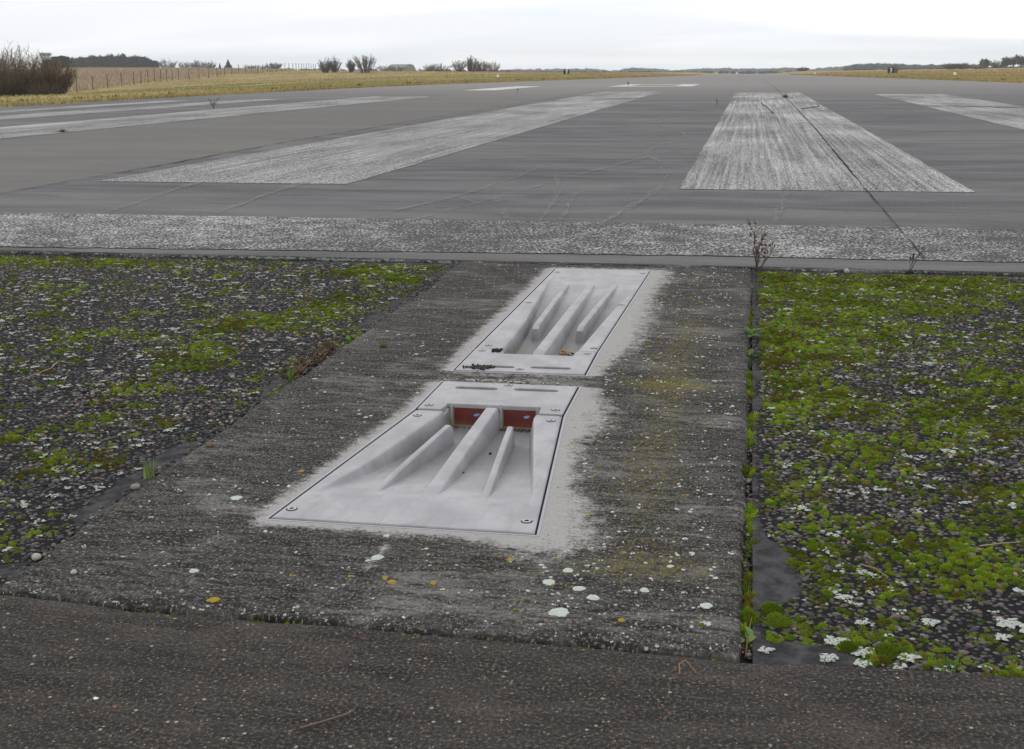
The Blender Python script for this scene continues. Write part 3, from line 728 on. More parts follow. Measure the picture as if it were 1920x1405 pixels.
        for xx in (a-0.006, b+0.006):
            V, F = box(xx-org[0], float(Yf(0.001))-org[1], -0.030, 0.007, 0.006, 0.056)
            link('lamp_post', py_mesh('lamp_post', V, F), M['bezel'], root)
    # --- seal and rim
    link('seal', ring_mesh('seal', S, 0.0004, 0.0046, -0.0003, -0.034, org), M['seal'], root)
    link('rim', ring_mesh('rim', S, 0.0046, 0.0100, 0.0007, -0.010, org), M['rim'], root)
    for xa, xb in ((HX0+0.004, -0.697), (-0.455, HX1-0.004)):
        V, F = box((xa+xb)/2-org[0], float(Yf(0.0595))-org[1], -0.004, xb-xa, 0.012, 0.004)
        link('seal', py_mesh('seal', V, F), M['seal'], root)
    for x, y in head_screws: add_screw(root, x, y, 0.003, org)
    for x, y in body_screws: add_screw(root, x, y, 0.0022, org)
    return root
front = inset_light('nearer inset runway light with red lamp windows facing the viewer', FRONT,
    [(-0.706, -0.597, 3.005), (-0.556, -0.443, 3.009)], [(-0.730, 2.826), (-0.424, 2.830), (-0.577, 3.045)], [(-0.735, 2.735), (-0.421, 2.740), (-0.801, 2.077), (-0.364, 2.085)],
    [(-0.645, 0.165, 0.013, -0.682, 0.648, 0.015), (-0.578, 0.0, 0.028, -0.573, 0.650, 0.032), (-0.506, 0.155, 0.013, -0.466, 0.640, 0.015)], 0.75)
rear = inset_light('farther inset runway light with long tray and dead leaves in its pocket', REAR,
    [(-0.716, -0.597, 3.243), (-0.556, -0.445, 3.250)], [(-0.726, 3.428), (-0.425, 3.436), (-0.580, 3.222)], [(-0.722, 3.503), (-0.416, 3.512), (-0.722, 4.195), (-0.404, 4.20), (-0.723, 4.86), (-0.387, 4.875)],
    [(-0.634, 0.40, 0.020, -0.648, 1.27, 0.017), (-0.563, 0.0, 0.034, -0.557, 1.275, 0.028), (-0.494, 0.39, 0.020, -0.466, 1.262, 0.017)], 1.0)

# ------------------------------------------------------------------ sunken exposed-aggregate panels
PZ = -0.013
def panel(name, x0, x1, y0, y1, fx0, fx1, smooth_fn):
    xa = np.unique(np.r_[np.linspace(fx0, fx1, 90), np.linspace(x0, x1, 30)]); ya = np.unique(np.r_[np.linspace(y0, y1, 110)])
    X, Y = np.meshgrid(xa, ya); Z = PZ+(fbm(X*6, Y*6, 71)-0.5)*0.004+0.002*smooth_fn(X, Y)
    I = np.arange(X.size).reshape(X.shape); F = np.stack([I[:-1, :-1], I[:-1, 1:], I[1:, 1:], I[1:, :-1]], -1).reshape(-1, 4)
    o = link(name, np_mesh(name, np.c_[X.ravel(), Y.ravel(), Z.ravel()], F, None, {'smooth': smooth_fn(X, Y).ravel()}), M['tar'], None, True)
    tag(o, kind='structure'); return o
def smooth_right(X, Y):
    a = np.exp(-((X-0.04)/(0.010+0.065*sm(fbm(Y*3.6, Y*0, 81), 0.46, 0.70)))**2)
    b = np.exp(-((Y-1.665)/0.045)**2)*(1-sm(X, 0.13, 0.22))
    c = np.exp(-((Y-5.08)/0.02)**2)
    return np.clip(np.maximum(np.maximum(a, b), c), 0, 1)
def smooth_left(X, Y):
    wd = 0.018+0.06*sm(fbm(Y*3.4+1.7, Y*0, 83), 0.46, 0.62)
    a = np.exp(-((X+1.145)/wd)**2)
    c = np.exp(-((Y-5.06)/0.03)**2)*(0.5+0.5*sm(X, -2.0, -1.5))
    return np.clip(np.maximum(a, c), 0, 1)
panel_r = panel('aggregate_panel', 0.032, RX1, 1.615, 5.105, 0.032, 1.6, smooth_right)
panel_l = panel('aggregate_panel', RX0, -1.130, 1.64, 5.105, -4.2, -1.130, smooth_left)

def in_frame(X, Y, mx=0.25):
    """roughly the wedge of ground the photograph covers, with a margin"""
    r = X*cr.x+Y*cr.y; f_ = X*cf.x+Y*cf.y+(0-CAM_H)*cf.z
    return np.abs(r) < (0.407*f_+mx)
ICO_V, ICO_F = (lambda t: (np.array([(-1, t, 0), (1, t, 0), (-1, -t, 0), (1, -t, 0), (0, -1, t), (0, 1, t), (0, -1, -t), (0, 1, -t), (t, 0, -1), (t, 0, 1), (-t, 0, -1), (-t, 0, 1)])/math.sqrt(1+t*t),
    np.array([(0, 11, 5), (0, 5, 1), (0, 1, 7), (0, 7, 10), (0, 10, 11), (1, 5, 9), (5, 11, 4), (11, 10, 2), (10, 7, 6), (7, 1, 8), (3, 9, 4), (3, 4, 2), (3, 2, 6), (3, 6, 8), (3, 8, 9), (4, 9, 5), (2, 4, 11), (6, 2, 10), (8, 6, 7), (9, 8, 1)])))((1+5**0.5)/2)
def merge(Vp, Fp, T, jit=0.0):
    """T (n,?) transforms: x,y,z,sx,sy,sz,rot"""
    n = len(T); k = len(Vp)
    v = np.repeat(Vp[None], n, 0).astype(np.float32)
    if jit: v = v*(1+RNG.uniform(-jit, jit, (n, k, 1)))
    v = v*T[:, None, 3:6]; c, s = np.cos(T[:, 6])[:, None], np.sin(T[:, 6])[:, None]
    x = v[..., 0]*c-v[..., 1]*s; y = v[..., 0]*s+v[..., 1]*c
    v = np.stack([x, y, v[..., 2]], -1)+T[:, None, :3]
    F = (np.repeat(Fp[None], n, 0)+(np.arange(n)*k)[:, None, None]).reshape(-1, Fp.shape[1])
    return v.reshape(-1, 3), F
def stone_colours(n):
    pal = np.array([(0.045, 0.044, 0.047), (0.08, 0.078, 0.08), (0.12, 0.116, 0.114), (0.18, 0.172, 0.162), (0.30, 0.29, 0.27), (0.22, 0.165, 0.14), (0.15, 0.12, 0.095), (0.27, 0.19, 0.15)])
    p = np.array([.22, .22, .19, .14, .09, .06, .06, .02]); return pal[RNG.choice(8, n, p=p)]*RNG.uniform(0.8, 1.2, (n, 1))
def stones(parent, x0, x1, y0, y1, dens, sfn):
    A = (x1-x0)*(y1-y0); n = int(A*dens)
    X = RNG.uniform(x0, x1, n); Y = RNG.uniform(y0, y1, n)
    keep = in_frame(X, Y) & (sfn(X, Y)+(fbm(X*25, Y*25, 85)-0.5)*0.6 < 0.38) & (RNG.uniform(0, 1, n) < 0.35+0.65*sm(fbm(X*5, Y*5, 86), 0.3, 0.6))
    X, Y = X[keep], Y[keep]; n = len(X)
    r = 0.0032+0.0052*RNG.beta(1.6, 3.2, n); asp = RNG.uniform(0.65, 1.0, n)
    T = np.c_[X, Y, PZ+0.0005+RNG.uniform(-0.002, 0.0008, n), r*1.15, r*asp, r*RNG.uniform(0.45, 0.7, n), RNG.uniform(0, 6.28, n)]
    c = stone_colours(n)
    vis = in_frame(X, Y, -0.02)
    size = np.where(vis, r/np.hypot(X, Y)**1.5, 0)
    top = np.argsort(-size)[:260]
    protos = []
    for k in range(6):
        vv = ICO_V*(1+np.random.default_rng(k).uniform(-0.16, 0.16, (12, 1)))
        me_ = np_mesh('stone', vv, ICO_F); me_.materials.append(M['stone']); protos.append(me_)
    for q, i in enumerate(top):
        o = bpy.data.objects.new('stone', protos[q % 6]); col.objects.link(o); o.parent = parent
        o.location = T[i, :3]; o.scale = T[i, 3:6]; o.rotation_euler = (0, 0, T[i, 6])
    rest = np.setdiff1d(np.arange(n), top)
    V, F = merge(ICO_V, ICO_F, T[rest], 0.16)
    o = link('gravel', np_mesh('gravel', V, F, np.repeat(c[rest], 12, 0)), M['stone_mix'], parent); tag(o, kind='stuff')
stones(panel_r, 0.05, 1.7, 1.63, 5.08, 5200, smooth_right)
stones(panel_l, -4.0, -1.17, 1.66, 5.08, 4300, smooth_left)

# ------------------------------------------------------------------ lichen
def lichen_shape(n, rng, lobes):
    a = np.linspace(0, 2*np.pi, n, endpoint=False); ph = rng.uniform(0, 6.28, 4)
    r = 1+lobes*(0.22*np.sin(2*a+ph[0])+0.16*np.sin(3*a+ph[1])+0.12*np.sin(5*a+ph[2])+0.10*np.sin(8*a+ph[3]))+rng.uniform(-0.07, 0.07, n)
    V = np.r_[[(0, 0, 0.8)], np.c_[r*0.7*np.cos(a), r*0.7*np.sin(a), np.full(n, 1.0)+rng.uniform(-.3, .3, n)], np.c_[r*np.cos(a), r*np.sin(a), np.zeros(n)]]
    i = np.arange(n); j = (i+1) % n
    F = np.r_[np.c_[np.zeros(n, int), 1+i, 1+j], np.c_[1+i, 1+n+i, 1+n+j], np.c_[1+i, 1+n+j, 1+j]]
    return V, F
def scatter_lichen(name, pts, mat, parent, zf, thick=0.0016, lobes=0.8, n=12):
    """pts (k,3): x, y, radius -> one joined growth, many small crusts"""
    rng = np.random.default_rng(len(pts)); VV = []; FF = []; o = 0
    shapes = [lichen_shape(n, rng, lobes) for _ in range(12)]
    pts = np.asarray(pts)
    for k in range(12):
        sub = pts[k::12]
        if not len(sub): continue
        T = np.c_[sub[:, 0], sub[:, 1], zf(sub[:, 0], sub[:, 1]), sub[:, 2], sub[:, 2]*rng.uniform(0.7, 1, len(sub)), np.full(len(sub), thick), rng.uniform(0, 6.28, len(sub))]
        V, F = merge(shapes[k][0], shapes[k][1], T); VV.append(V); FF.append(F+o); o += len(V)
    ob = link(name, np_mesh(name, np.concatenate(VV), np.concatenate(FF)), mat, parent); tag(ob, kind='stuff'); return ob
def cluster(n, x0, x1, y0, y1, rlo, rhi, dfn, seed, sub=(4, 11)):
    rng = np.random.default_rng(seed); out = []
    while n > 0:
        x, y = rng.uniform(x0, x1), rng.uniform(y0, y1)
        if not bool(in_frame(np.array([x]), np.array([y]))[0]) or rng.uniform() > float(dfn(x, y)): continue
        R0 = rlo+(rhi-rlo)*rng.beta(1.2, 3.5)
        for _ in range(rng.integers(*sub)):
            out.append((x+rng.normal(0, R0*0.75), y+rng.normal(0, R0*0.75), R0*rng.uniform(0.18, 0.62)*(1.25 if sub[1] < 6 else 1)))
        n -= 1
    return np.array(out)
zpan = lambda x, y: np.full(len(x), PZ+0.0030)
scatter_lichen('lichen', cluster(360, 0.06, 1.6, 1.64, 5.08, 0.004, 0.015, lambda x, y: 0.35+0.65*float(sm(fbm(x*4, y*4, 91), .4, .65)), 3), M['lichen_p'], panel_r, zpan, 0.0012, 1.1)
scatter_lichen('lichen', cluster(540, -3.9, -1.2, 1.7, 5.05, 0.004, 0.015, lambda x, y: 0.3+0.7*float(sm(fbm(x*3, y*3, 92), .4, .65)), 4), M['lichen_p'], panel_l, zpan, 0.0012, 1.1)
# bold crusts that show in the near corner of the right panel
scatter_lichen('lichen', [(x+dx, y+dy, r) for x, y, r0 in ((0.148, 1.712, .016), (0.185, 1.683, .017), (0.135, 1.655, .014), (0.18, 1.646, .012), (0.23, 1.645, .01), (0.05, 1.665, .010), (0.245, 1.675, .014), (0.29, 1.80, .013), (0.40, 1.815, .018), (0.43, 1.80, .018), (0.455, 1.815, .015), (0.385, 1.765, .012), (0.17, 1.87, .012), (0.19, 1.78, .009)) for dx, dy, r in ((0, 0, r0*.72), (r0*.6, r0*.3, r0*.55), (-r0*.5, -r0*.35, r0*.5), (r0*.1, -r0*.6, r0*.42), (-r0*.4, r0*.5, r0*.45))], M['lichen_p'], panel_r, zpan, 0.0016, 1.2, 18)
zsl = lambda x, y: np.full(len(x), 0.0002)
def on_slab(x, y):
    a, b = hole_x(np.array([y]), 0.02); inside = (a[0] < x < b[0]) and (2.0 < y < 4.96)
    return 0.0 if inside or not (SX0+0.02 < x < SX1-0.01) else 1.0
scatter_lichen('lichen', cluster(1000, -1.13, 0.0, 1.66, 5.07, 0.0015, 0.0105, lambda x, y: on_slab(x, y)*(0.25+0.75*float(sm(x, -0.5, -0.25)))*(0.4+0.6*float(sm(fbm(x*5, y*5, 93), .4, .6))), 5, (1, 3)), M['lichen_w'], slab_o, zsl, 0.0010, 0.7)
scatter_lichen('lichen', cluster(420, -1.13, 0.0, 1.66, 4.9, 0.0018, 0.0085, lambda x, y: on_slab(x, y)*(0.10+0.9*math.exp(-((x+0.19)/0.14)**2)), 6, (1, 3)), M['lichen_y'], slab_o, zsl, 0.0010, 0.6)
scatter_lichen('lichen', cluster(130, -1.13, 0.0, 1.635, 1.69, 0.0010, 0.005, lambda x, y: 1.0, 8, (1, 4)), M['lichen_w'], slab_o, lambda x, y: np.full(len(x), -0.0015), 0.0015)
WH = [(-0.252, 1.719, .0156, 'largest round white lichen rosette near the front edge of the concrete slab'),
      (-0.208, 1.780, .0104, 'oval white lichen just behind and right of the largest rosette'),
      (-0.234, 1.810, .0098, 'white lichen in the middle of the diagonal row of white spots'),
      (-0.284, 1.827, .0116, 'second largest white lichen, at the left of the diagonal row'),
      (-0.261, 1.879, .0093, 'white lichen at the back end of the diagonal row of spots'),
      (-0.037, 1.779, .0103, 'white lichen close to the right front corner of the slab'),
      (-0.580, 1.881, .0114, 'pale lichen on the chalky streak below the nearer light'),
      (-0.928, 2.124, .0120, 'lone white lichen left of the nearer light'),
      (-0.857, 1.776, .0085, 'lone white lichen on the left front part of the slab'),
      (-0.133, 1.821, .0081, 'small white lichen between the diagonal row and the slab corner')]
YE = [(-0.779, 1.674, .0100, 'single yellow lichen at the slab front edge, far left'), (-0.528, 1.786, .0078, 'larger of the two yellow lichens beside the chalky streak'),
      (-0.544, 1.802, .0050, 'smaller of the two yellow lichens beside the chalky streak'), (-0.463, 1.793, .0062, 'yellow lichen between the chalky streak and the white rosettes'),
      (-0.361, 1.908, .0066, 'yellow lichen just below the bottom edge of the nearer light'), (-0.157, 1.706, .0058, 'yellow lichen right of the largest white rosette'), (-0.862, 2.298, .0066, 'yellow lichen left of the nearer light tray')]
for lst, mk, cat_name in ((WH, 'lichen_w', 'white'), (YE, 'lichen_y', 'yellow')):
    for k, (x, y, r, lab) in enumerate(lst):
        V, F = lichen_shape(26, np.random.default_rng(100+k), 0.38)
        V = V*np.array([r, r*0.92, 0.0016])
        o = link('lichen_patch', np_mesh('lichen_patch', V, F), M[mk]); o.location = (x, y, 0.0003); o.rotation_euler = (0, 0, k*1.7)
        tag(o, lab, 'lichen', f'{cat_name} lichen spots on the slab')
# crust on the broken lip of the runway
rng = np.random.default_rng(12)
LV, LF, off = [], [], 0
for k in range(110):
    x = rng.uniform(-2.15, -1.18) if k < 62 else rng.uniform(-3.7, -2.1) if k < 92 else rng.uniform(0.1, 1.4)
    r = rng.uniform(0.003, 0.008)*(1.35 if -2.1 < x < -1.2 else 1)
    V, F = lichen_shape(10, rng, 0.8); z0 = rng.uniform(-0.008, -0.002)
    W_ = np.c_[x+V[:, 0]*r*1.3, 5.0985-V[:, 2]*0.0025+V[:, 1]*0.001, z0-0.001+V[:, 1]*r*0.6]
    LV.append(W_); LF.append(F[:, ::-1]+off); off += len(V)
o = link('lichen', np_mesh('lichen', np.concatenate(LV), np.concatenate(LF)), M['lichen_lip'], runway); tag(o, kind='stuff')

# ------------------------------------------------------------------ moss
def moss_proto(seed, blades=42):
    r_ = np.random.default_rng(seed); V = []; F = []
    nseg = 9
    V.append((0, 0, 1.0))
    for k, (rr, zz) in enumerate(((0.45, 0.90), (0.82, 0.55), (1.0, 0.0))):
        for i in range(nseg):
            a = 2*np.pi*(i+0.5*(k % 2))/nseg; q = 1+r_.uniform(-0.18, 0.18)
            V.append((rr*q*np.cos(a), rr*q*np.sin(a), zz*(1+r_.uniform(-0.15, 0.15))))
    for i in range(nseg): F.append((0, 1+i, 1+(i+1) % nseg))
    for k in range(2):
        for i in range(nseg):
            a, b = 1+k*nseg+i, 1+k*nseg+(i+1) % nseg; c, d_ = a+nseg, b+nseg
            F += [(a, c, d_), (a, d_, b)]
    core = len(V)
    for _ in range(blades):
        ph = r_.uniform(0, 2*np.pi); el = r_.uniform(0.05, 1.45)
        n_ = np.array([np.cos(ph)*np.cos(el), np.sin(ph)*np.cos(el), np.sin(el)])
        p = n_*np.array([0.92, 0.92, 0.90]); tdir = n_+r_.normal(0, 0.35, 3); tdir[2] += 0.25
        tip = p+tdir/np.linalg.norm(tdir)*r_.uniform(0.35, 0.75); s_ = np.cross(n_, r_.normal(0, 1, 3)); s_ = s_/np.linalg.norm(s_)*0.11
        o_ = len(V); V += [tuple(p-s_), tuple(p+s_), tuple(tip)]; F.append((o_, o_+1, o_+2))
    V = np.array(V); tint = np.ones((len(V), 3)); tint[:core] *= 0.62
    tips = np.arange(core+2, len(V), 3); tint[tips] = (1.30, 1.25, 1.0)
    return V, np.array(F), tint
MP = [moss_proto(k) for k in range(6)]
MOSS_PAL = np.array([(0.125, 0.190, 0.018), (0.080, 0.130, 0.014), (0.155, 0.185, 0.022), (0.115, 0.105, 0.022), (0.165, 0.245, 0.022)])
def build_moss(name, T, pal_w, parent, mat='moss'):
    VV, FF, CC = [], [], []; off = 0
    n = len(T); hue = fbm(T[:, 0]*9, T[:, 1]*9, 95)
    c = MOSS_PAL[RNG.choice(5, n, p=pal_w)]
    c = c*1.25*(0.40+1.2*hue[:, None])
    brown = sm(fbm(T[:, 0]*14, T[:, 1]*14, 96), 0.58, 0.72)[:, None]*0.75
    c = c*(1-brown)+np.array((0.10, 0.075, 0.02))*brown
    for k in range(6):
        idx = np.arange(n)[k::6]
        if not len(idx): continue
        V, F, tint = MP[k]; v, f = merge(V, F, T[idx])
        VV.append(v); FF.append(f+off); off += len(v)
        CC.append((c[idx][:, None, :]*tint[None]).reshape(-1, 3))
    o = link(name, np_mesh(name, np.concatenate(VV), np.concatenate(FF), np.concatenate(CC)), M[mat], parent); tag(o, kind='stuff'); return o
def moss_field(x0, x1, y0, y1, blobs, base, n, seed, sfn):
    rng = np.random.default_rng(seed)
    X = rng.uniform(x0, x1, n); Y = rng.uniform(y0, y1, n)
    D = np.full(n, base)+0*X
    for bx, by, rx, ry_, a in blobs: D = D+a*np.exp(-((X-bx)/rx)**2-((Y-by)/ry_)**2)
    nz = 0.44*fbm(X*9, Y*6, seed+1)+0.56*fbm(X*20, Y*17, seed+2)
    k = nz+(D-0.5)*0.42
    keep = (k > 0.535+0.05*rng.uniform(-1, 1, n)) & in_frame(X, Y, 0.3) & (sfn(X, Y) < 0.55)
    X, Y, k = X[keep], Y[keep], k[keep]
    r = (0.0032+0.0080*rng.beta(1.3, 3.0, len(X)))*(0.75+1.6*np.clip(k-0.5, 0, 0.3))
    return np.c_[X, Y, np.full(len(X), PZ-0.001), r, r*rng.uniform(0.75, 1.1, len(X)), r*rng.uniform(0.40, 0.80, len(X)), rng.uniform(0, 6.28, len(X))]
BR = [(0.20, 4.75, .18, .35, .75), (0.45, 4.6, .25, .4, .6), (0.85, 4.85, .35, .18, .45), (0.15, 3.7, .10, .5, .7), (0.28, 4.05, .14, .4, .5), (0.22, 3.08, .08, .16, .35), (0.32, 2.98, .10, .12, .45), (0.46, 2.95, .10, .15, .30),
      (0.30, 2.73, .06, .08, .35), (0.11, 2.97, .05, .2, .45), (0.25, 2.135, .07, .07, .6), (0.38, 2.13, .10, .07, .55), (0.47, 2.25, .07, .06, .35), (0.44, 1.98, .08, .06, .6), (0.29, 1.67, .07, .025, .5), (0.65, 3.45, .25, .4, .15), (0.16, 2.40, .05, .10, .2), (0.24, 1.93, .04, .03, .4), (0.20, 1.70, .03, .02, .3)]
BL = [(-2.95, 4.85, .35, .16, .6), (-2.55, 4.92, .3, .10, .55), (-1.50, 4.85, .20, .16, .75), (-1.33, 4.68, .12, .15, .55), (-1.40, 4.2, .10, .25, .6), (-1.33, 3.75, .07, .15, .5), (-1.50, 3.87, .12, .2, .5), (-1.60, 3.75, .12, .12, .55), (-1.55, 3.37, .10, .10, .75),
      (-1.53, 3.16, .10, .06, .6), (-1.50, 2.92, .08, .06, .45), (-1.46, 2.74, .08, .04, .5), (-1.52, 2.66, .06, .03, .5), (-1.58, 2.47, .05, .05, .6), (-1.90, 3.04, .06, .06, .4), (-1.94, 3.54, .12, .10, .3), (-2.42, 4.37, .25, .12, .3), (-1.41, 2.33, .04, .03, .5), (-2.66, 4.2, .2, .1, .25)]
build_moss('moss', moss_field(0.055, 1.75, 1.64, 5.09, BR, 0.66, 44000, 201, lambda X, Y: smooth_right(X, Y)*0.9), [.28, .26, .2, .12, .14], panel_r)
build_moss('moss', moss_field(-4.1, -1.19, 1.68, 5.06, BL, 0.46, 56000, 202, smooth_left), [.22, .24, .26, .16, .12], panel_l)
# moss growing along the open joints
rng = np.random.default_rng(33)
yj = np.r_[rng.uniform(1.66, 4.7, 420)]; dj = fbm(yj*5, yj*0, 97); yj = yj[dj > 0.45]
Tj = np.c_[0.026+rng.normal(0, 0.006, len(yj)), yj, np.full(len(yj), -0.026), *(lambda r: (r, r, r*1.4))(rng.uniform(0.005, 0.013, len(yj))), rng.uniform(0, 6, len(yj))]
yl = rng.uniform(2.8, 3.75, 90); yl = yl[(np.abs(yl-3.0) < 0.12) | (np.abs(yl-3.55) < 0.12)]
Tl = np.c_[-1.157+rng.normal(0, 0.005, len(yl)), yl, np.full(len(yl), -0.016), *(lambda r: (r, r, r))(rng.uniform(0.004, 0.010, len(yl))), rng.uniform(0, 6, len(yl))]
xf = rng.uniform(-1.1, 0.0, 70); Tf = np.c_[xf, np.interp(xf, [-1.12, -0.93, 0], [1.652, 1.637, 1.622]), np.full(70, -0.013), *(lambda r: (r, r, r))(rng.uniform(0.002, 0.005, 70)), rng.uniform(0, 6, 70)]
xs_ = rng.uniform(-1.1, -0.02, 60); ys_ = rng.uniform(1.7, 4.6, 60); okk = np.array([on_slab(a, b) > 0 and a > -0.35 for a, b in zip(xs_, ys_)]); xs_, ys_ = xs_[okk], ys_[okk]
Ts = np.c_[xs_, ys_, np.full(len(xs_), -0.001), *(lambda r: (r, r*0.7, r*0.5))(rng.uniform(0.003, 0.007, len(xs_))), rng.uniform(0, 6, len(xs_))]
build_moss('moss', np.concatenate([Tj, Tl, Tf, Ts]), [.3, .25, .1, .1, .25], soil)
def rubble(n, xf_, y0, y1, z, seed, rr=(0.002, 0.006)):
    rng = np.random.default_rng(seed); Y = rng.uniform(y0, y1, n); X = xf_(Y)+rng.normal(0, 0.009, n)
    r = rng.uniform(rr[0], rr[1], n); T = np.c_[X, Y, z+rng.uniform(-0.002, 0.004, n), r, r*0.8, r*0.7, rng.uniform(0, 6, n)]
    V, F = merge(ICO_V, ICO_F, T, 0.25); o = link('gravel', np_mesh('gravel', V, F, np.repeat(stone_colours(n)*0.75, 12, 0)), M['stone_mix'], soil); tag(o, kind='stuff')
rubble(1300, lambda Y: 0.022+0*Y, 1.63, 5.06, -0.020, 45)
rubble(900, lambda Y: -1.158-0.012*sm(Y, 4, 5), 1.66, 5.06, -0.012, 46)
def cushion(x, y, z, r, lab, bright=1.0, hz=0.75):
    V, F, tint = moss_proto(int(abs(x*1000)+y*100), 260)
    bl = np.arange(28, len(V)); c3 = V[bl].reshape(-1, 3, 3); mid = c3[:, :2].mean(1, keepdims=True); c3 = mid+(c3-mid)*np.array([0.6]); V[bl] = c3.reshape(-1, 3)
    o = link('moss_cushion', np_mesh('moss_cushion', V*np.array([r, r*0.9, r*hz]), F, tint*np.array((0.11, 0.165, 0.018))*bright), M['moss']); o.location = (x, y, z)
    tag(o, lab, 'moss'); return o
cushion(0.059, 1.805, PZ, 0.0165, 'rounded moss cushion on the right panel, behind its close twin')
cushion(0.067, 1.763, PZ, 0.018, 'bright rounded moss cushion nearest the joint on the right panel', 1.25)
cushion(0.024, 1.765, -0.024, 0.018, 'large moss cushion filling the joint near its front end', 1.0, 1.4)
cushion(-1.020, 3.435, 0.0, 0.011, 'lone small moss cushion on the slab, left of the farther light', 0.85)
cushion(0.165, 1.690, PZ, 0.016, 'dark moss cushion beside a white lichen near the front of the right panel', 0.8)
cushion(0.215, 1.69, PZ, 0.016, 'moss cushion in front of a white crust, right panel front', 0.9)

# ------------------------------------------------------------------ plants, twigs and debris
def tube_mesh(segs, sides=3):
    """segs: list of (p0, p1, r0, r1); vectorised tapered prisms"""
    P0 = np.array([s[0] for s in segs], float); P1 = np.array([s[1] for s in segs], float); R0 = np.array([s[2] for s in segs])[:, None]; R1 = np.array([s[3] for s in segs])[:, None]
    D_ = P1-P0; D_ /= np.linalg.norm(D_, axis=1, keepdims=True)+1e-12
    up = np.where(np.abs(D_[:, 2:3]) > 0.9, [[1, 0, 0]], [[0, 0, 1]]); U = np.cross(D_, up); U /= np.linalg.norm(U, axis=1, keepdims=True)+1e-12; W_ = np.cross(D_, U)
    vs2 = []
    for P, R_ in ((P0, R0), (P1, R1)):
        for k in range(sides):
            a = 2*np.pi*k/sides; vs2.append(P+R_*(np.cos(a)*U+np.sin(a)*W_))
    V = np.stack(vs2, 1).reshape(-1, 3); n = len(segs); b = (np.arange(n)*2*sides)[:, None]
    F = np.concatenate([np.c_[b+k, b+(k+1) % sides, b+sides+(k+1) % sides, b+sides+k] for k in range(sides)])
    return V, F
def grow(rng, p, d_, length, r, depth, out, split=(2, 4), spread=0.6, up=0.15, shrink=0.7, pieces=2, rmin=0.0):
    d_ = np.array(d_, float); d_ /= np.linalg.norm(d_); p = np.array(p, float); pts = [p]
    for k in range(pieces):
        d_ = d_+rng.normal(0, 0.14, 3)+np.array([0, 0, up*0.3]); d_ /= np.linalg.norm(d_)
        q = pts[-1]+d_*length/pieces; r2 = max(r*(1-0.45*(k+1)/pieces), rmin)
        out.append((pts[-1], q, max(r*(1-0.45*k/pieces), rmin), r2, depth)); pts.append(q)
    if depth > 0:
        for _ in range(rng.integers(*split)):
            t = rng.uniform(0.35, 1.0); i = min(int(t*pieces), pieces-1); q = pts[i]+(pts[i+1]-pts[i])*(t*pieces-i)
            nd = d_+rng.normal(0, spread, 3); nd[2] += up
            grow(rng, q, nd, length*shrink*rng.uniform(0.7, 1.1), max(r*0.55, rmin), depth-1, out, split, spread, up, shrink, pieces, rmin)
def col_const(V, c, rng=None, var=0.2):
    n = len(V); k = np.ones((n, 1)) if rng is None else np.repeat(rng.uniform(1-var, 1+var, (n//6+1, 1)), 6, 0)[:n]
    return np.tile(np.array(c), (n, 1))*k
def weed(lab, x, y, z, h, stems, c, seed, spread=0.5, cat='weed', lean=(0, 0), group=None, r0=0.0028, depth=3, seeds=True):
    rng = np.random.default_rng(seed); segs = []
    for k in range(stems):
        a = rng.uniform(0, 6.28); d_ = (math.cos(a)*spread*0.6+lean[0], math.sin(a)*spread*0.6+lean[1], 1.0)
        grow(rng, (rng.normal(0, h*0.02), rng.normal(0, h*0.02), 0), d_, h*rng.uniform(0.3, 0.5), r0*rng.uniform(0.6, 1.2), depth, segs, (1, 4), spread*0.8, 0.22, 0.66, 3, r0*0.22)
    root = empty('dry_weed', (x, y, z)); tag(root, lab, cat, group)
    V, F = tube_mesh(segs); link('stem', np_mesh('stem', V, F, col_const(V, c, rng)), M['twig'], root)
    tips = np.array([s[1] for s in segs if s[4] == 0])
    if seeds and len(tips):
        tips = tips[::3]; T = np.c_[tips, np.full((len(tips), 3), 1)*rng.uniform(r0*0.7, r0*1.5, (len(tips), 1)), rng.uniform(0, 6, len(tips))]
        v, f = merge(ICO_V, ICO_F, T, 0.3); tag(link('seed_head', np_mesh('seed_head', v, f, col_const(v, tuple(q*0.8 for q in c), rng)), M['twig'], root), kind='stuff')
    return root
weed('tall dry branching weed growing at the head of the joint by the right panel', 0.048, 5.07, -0.02, 0.235, 6, (0.13, 0.09, 0.07), 5, 0.62, lean=(0.05, 0), r0=0.0034)
weed('smaller dark leaning twig weed on the right panel back edge', 0.63, 5.075, -0.012, 0.15, 2, (0.05, 0.04, 0.035), 9, 0.4, lean=(0.35, 0), r0=0.0026)
weed('tiny upright weed on the asphalt left of the near middle stripe', -0.67, 26.5, 0.0, 0.24, 2, (0.06, 0.05, 0.04), 11, 0.4, r0=0.005, depth=2)
weed('small brown weed on the left shoulder beside the outer stripes', -10.6, 24.3, 0.0, 0.34, 5, (0.12, 0.10, 0.07), 12, 0.7, r0=0.006, depth=2)
weed('thin upright weed far left of the left middle stripe', -6.6, 36.5, 0.0, 0.32, 2, (0.07, 0.055, 0.04), 13, 0.3, r0=0.005, depth=2)
weed('low sprig growing on the front lip of the runway numerals', -4.9, 52.4, 0.0, 0.25, 4, (0.06, 0.055, 0.03), 14, 0.8, r0=0.007, depth=2)
